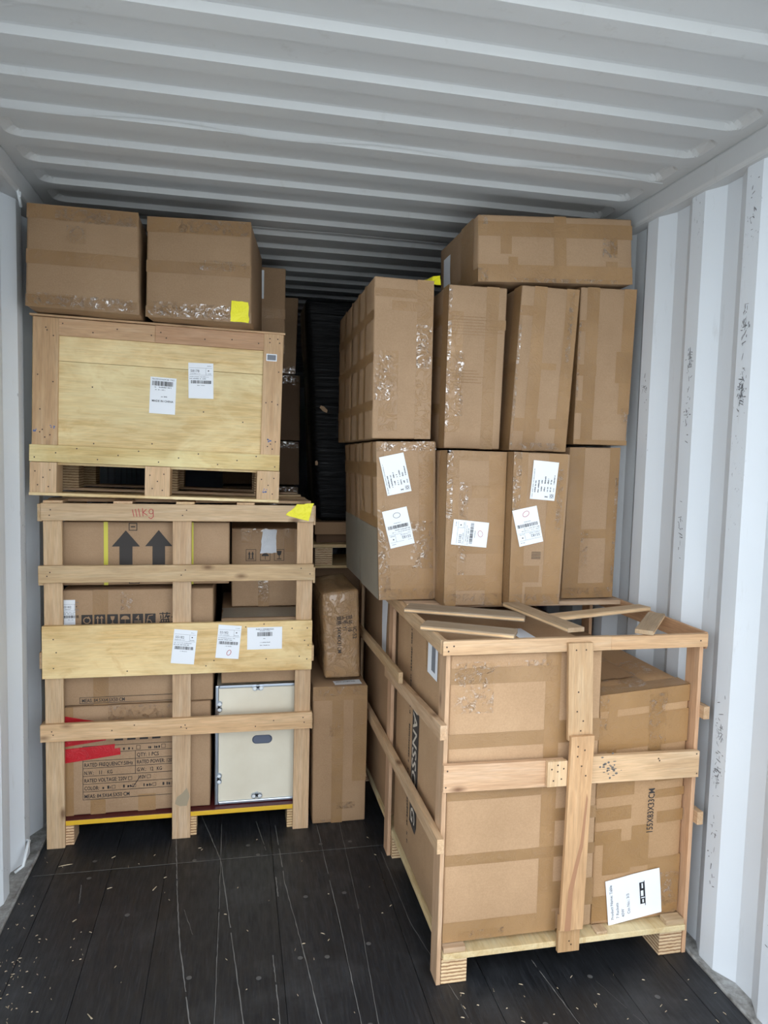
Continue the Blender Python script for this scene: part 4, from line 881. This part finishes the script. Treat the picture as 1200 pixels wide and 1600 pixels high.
L4 = carton('plain unlabelled tall carton at the right end of the lower row', front_quad((2.098, 1.748), (2.318, 1.752), (2.313, 1.140), (2.088, 1.138), 2.63, 0.50), gS, amp=0.004)
tapes(L4, 'F', [(0.0, 0.3, 0.0, 1.0), (0.8, 1.0, 0.0, 1.0), (0.0, 1.0, 0.0, 0.10), (0.3, 0.8, 0.40, 0.46)]); glints(L4, 'F', [(0.3, 0.45, 0.2, 0.45), (0.0, 1.0, 0.0, 0.07), (0.93, 1.0, 0.1, 0.8)])
L5 = carton('carton right behind the lower leftmost tall carton, only its side showing', front_quad((1.322, 1.748), (1.560, 1.748), (1.580, 1.138), (1.345, 1.138), 3.09, 0.40), gS, amp=0.003, col=(0.92, 0.88, 0.84))
tapes(L5, 'L', [(0, 1, 0.78, 0.87), (0.3, 0.42, 0, 1), (0.75, 0.85, 0, 1)]); o = patch('plastic_patch', L5, 'L', 0.0, 0.40, 0.0, 0.28, 'film_grey', L5.t, 0.0024, 6, 6)
U1 = carton('upper leftmost tall carton with a bright shiny tape patch', front_quad((1.298, 2.369), (1.530, 2.366), (1.533, 1.765), (1.302, 1.760), 2.68, 0.52), gS, amp=0.003)
tapes(U1, 'F', [(0.72, 1.0, 0.0, 1.0), (0.1, 0.42, 0.05, 0.55), (0.3, 1.0, 0.80, 0.86), (0.0, 1.0, 0.88, 0.93)]); glints(U1, 'F', [(0.02, 0.34, 0.24, 0.52), (0.72, 0.98, 0.45, 0.72)])
tapes(U1, 'L', [(0, 1, 0.74, 0.80), (0, 1, 0.48, 0.54), (0, 1, 0.18, 0.24), (0.32, 0.42, 0, 1), (0.0, 0.06, 0, 1), (0.62, 0.7, 0, 1)])
U5 = carton('carton behind the upper leftmost tall carton, only its taped side showing', front_quad((1.300, 2.369), (1.53, 2.369), (1.535, 1.758), (1.302, 1.758), 3.215, 0.38), gS, amp=0.003, col=(0.92, 0.88, 0.84))
tapes(U5, 'L', [(0, 1, 0.74, 0.80), (0, 1, 0.48, 0.54), (0, 1, 0.18, 0.24), (0.5, 0.6, 0, 1)])
U2 = carton('second tall carton in the upper row, creased with ribbed lines', front_quad((1.573, 2.345), (1.806, 2.346), (1.796, 1.731), (1.571, 1.731), 2.62, 0.50), gS, amp=0.004)
tapes(U2, 'F', [(0.64, 0.86, 0.0, 1.0), (0.0, 0.26, 0.1, 0.84), (0.72, 1.0, 0.74, 0.8), (0.05, 0.3, 0.50, 0.58)]); glints(U2, 'F', [(0.0, 0.06, 0.1, 1.0), (0.15, 0.3, 0.2, 0.6)])
tapes(U2, 'L', [(0, 1, 0.78, 0.84), (0, 1, 0.52, 0.58), (0, 1, 0.22, 0.28), (0.86, 1, 0, 1)])
rr = random.Random(4)
for j, zz in enumerate((0.25, 0.43)):
    for i in range(7 if j else 5):
        patch('crease', U2, 'F', 0.012, 0.012+rr.uniform(0.10, 0.21), zz+0.011*i, zz+0.011*i+0.0025, 'tape', U2.t, 0.0016, 6, 1, (0.86, 0.84, 0.8))
U3 = carton('leaning tall carton, third in the upper row, long shiny left edge', front_quad((1.856, 2.358), (2.094, 2.356), (2.063, 1.729), (1.827, 1.729), 2.60, 0.50), gS, amp=0.004)
tapes(U3, 'F', [(0.22, 0.44, 0.0, 1.0), (0.78, 1.0, 0.0, 1.0), (0.0, 0.25, 0.82, 0.88), (0.05, 0.5, 0.12, 0.2), (0.66, 1.0, 0.14, 0.2), (0.2, 0.7, 0.5, 0.54)]); glints(U3, 'F', [(0.0, 0.05, 0.0, 0.85), (0.84, 0.92, 0.55, 0.98), (0.1, 0.9, 0.01, 0.05)])
tapes(U3, 'L', [(0, 1, 0.0, 0.1), (0.85, 1, 0, 1), (0, 1, 0.48, 0.54)])
U4 = carton('upper tall carton at the right end beside the corrugated wall', front_quad((2.114, 2.376), (2.356, 2.382), (2.343, 1.762), (2.110, 1.762), 2.63, 0.50), gS, amp=0.003)
tapes(U4, 'F', [(0.12, 0.34, 0.0, 1.0), (0.78, 1.0, 0.2, 1.0), (0.0, 0.35, 0.44, 0.51), (0.0, 0.33, 0.20, 0.28), (0.0, 0.3, 0.72, 0.79), (0.7, 1.0, 0.4, 0.6), (0.0, 1.0, 0.0, 0.03)]); glints(U4, 'F', [(0.0, 0.04, 0.3, 0.8), (0.85, 0.98, 0.14, 0.24)])
tapes(U4, 'L', [(0.85, 1, 0, 1)])
# scrap of yellow tape standing up from the rear right of this carton's top
vs_, fs = [], []; r_ = random.Random(6); loc = U1.t.location
for j in range(5):
    for i in range(6):
        vs_.append((1.500+0.015*i+r_.uniform(-0.002, 0.002)-loc.x, 2.745+0.012*j*(0.3 if i > 2 else 1)+r_.uniform(-0.003, 0.003)-loc.y, 2.3685+0.0105*j*(0.55+0.09*i)+r_.uniform(-0.002, 0.002)-loc.z))
for j in range(4):
    for i in range(5): fs.append((j*6+i, j*6+i+1, (j+1)*6+i+1, (j+1)*6+i))
link('tape', mesh_of(vs_, fs), 'tape_yellow', U1.t)['label'] = 'yellow tape scrap'
Tb = carton('long carton lying flat across the tops of the tall cartons, under the roof', front_quad((1.680, 2.614), (2.318, 2.652), (2.334, 2.400), (1.689, 2.366), 2.63, 0.50), None, amp=0.004, soft=0.007)
tapes(Tb, 'F', [(0.0, 1.0, 0.68, 0.90), (0.0, 1.0, 0.0, 0.26), (0.48, 0.56, 0.0, 1.0), (0.14, 0.21, 0.42, 0.70), (0.19, 0.25, 0.26, 0.38), (0.82, 0.9, 0.26, 0.34), (0.85, 0.9, 0.45, 0.7)])
glints(Tb, 'F', [(0.0, 0.06, 0.85, 1.0), (0.0, 0.06, 0.0, 0.2), (0.8, 0.9, 0.4, 0.7), (0.2, 0.9, 0.0, 0.06)])
tapes(Tb, 'L', [(0, 1, 0, 0.2), (0.6, 0.9, 0, 1)]); patch('label', Tb, 'L', 0.06, 0.16, 0.02, 0.19, 'paper', Tb.t, 0.003)
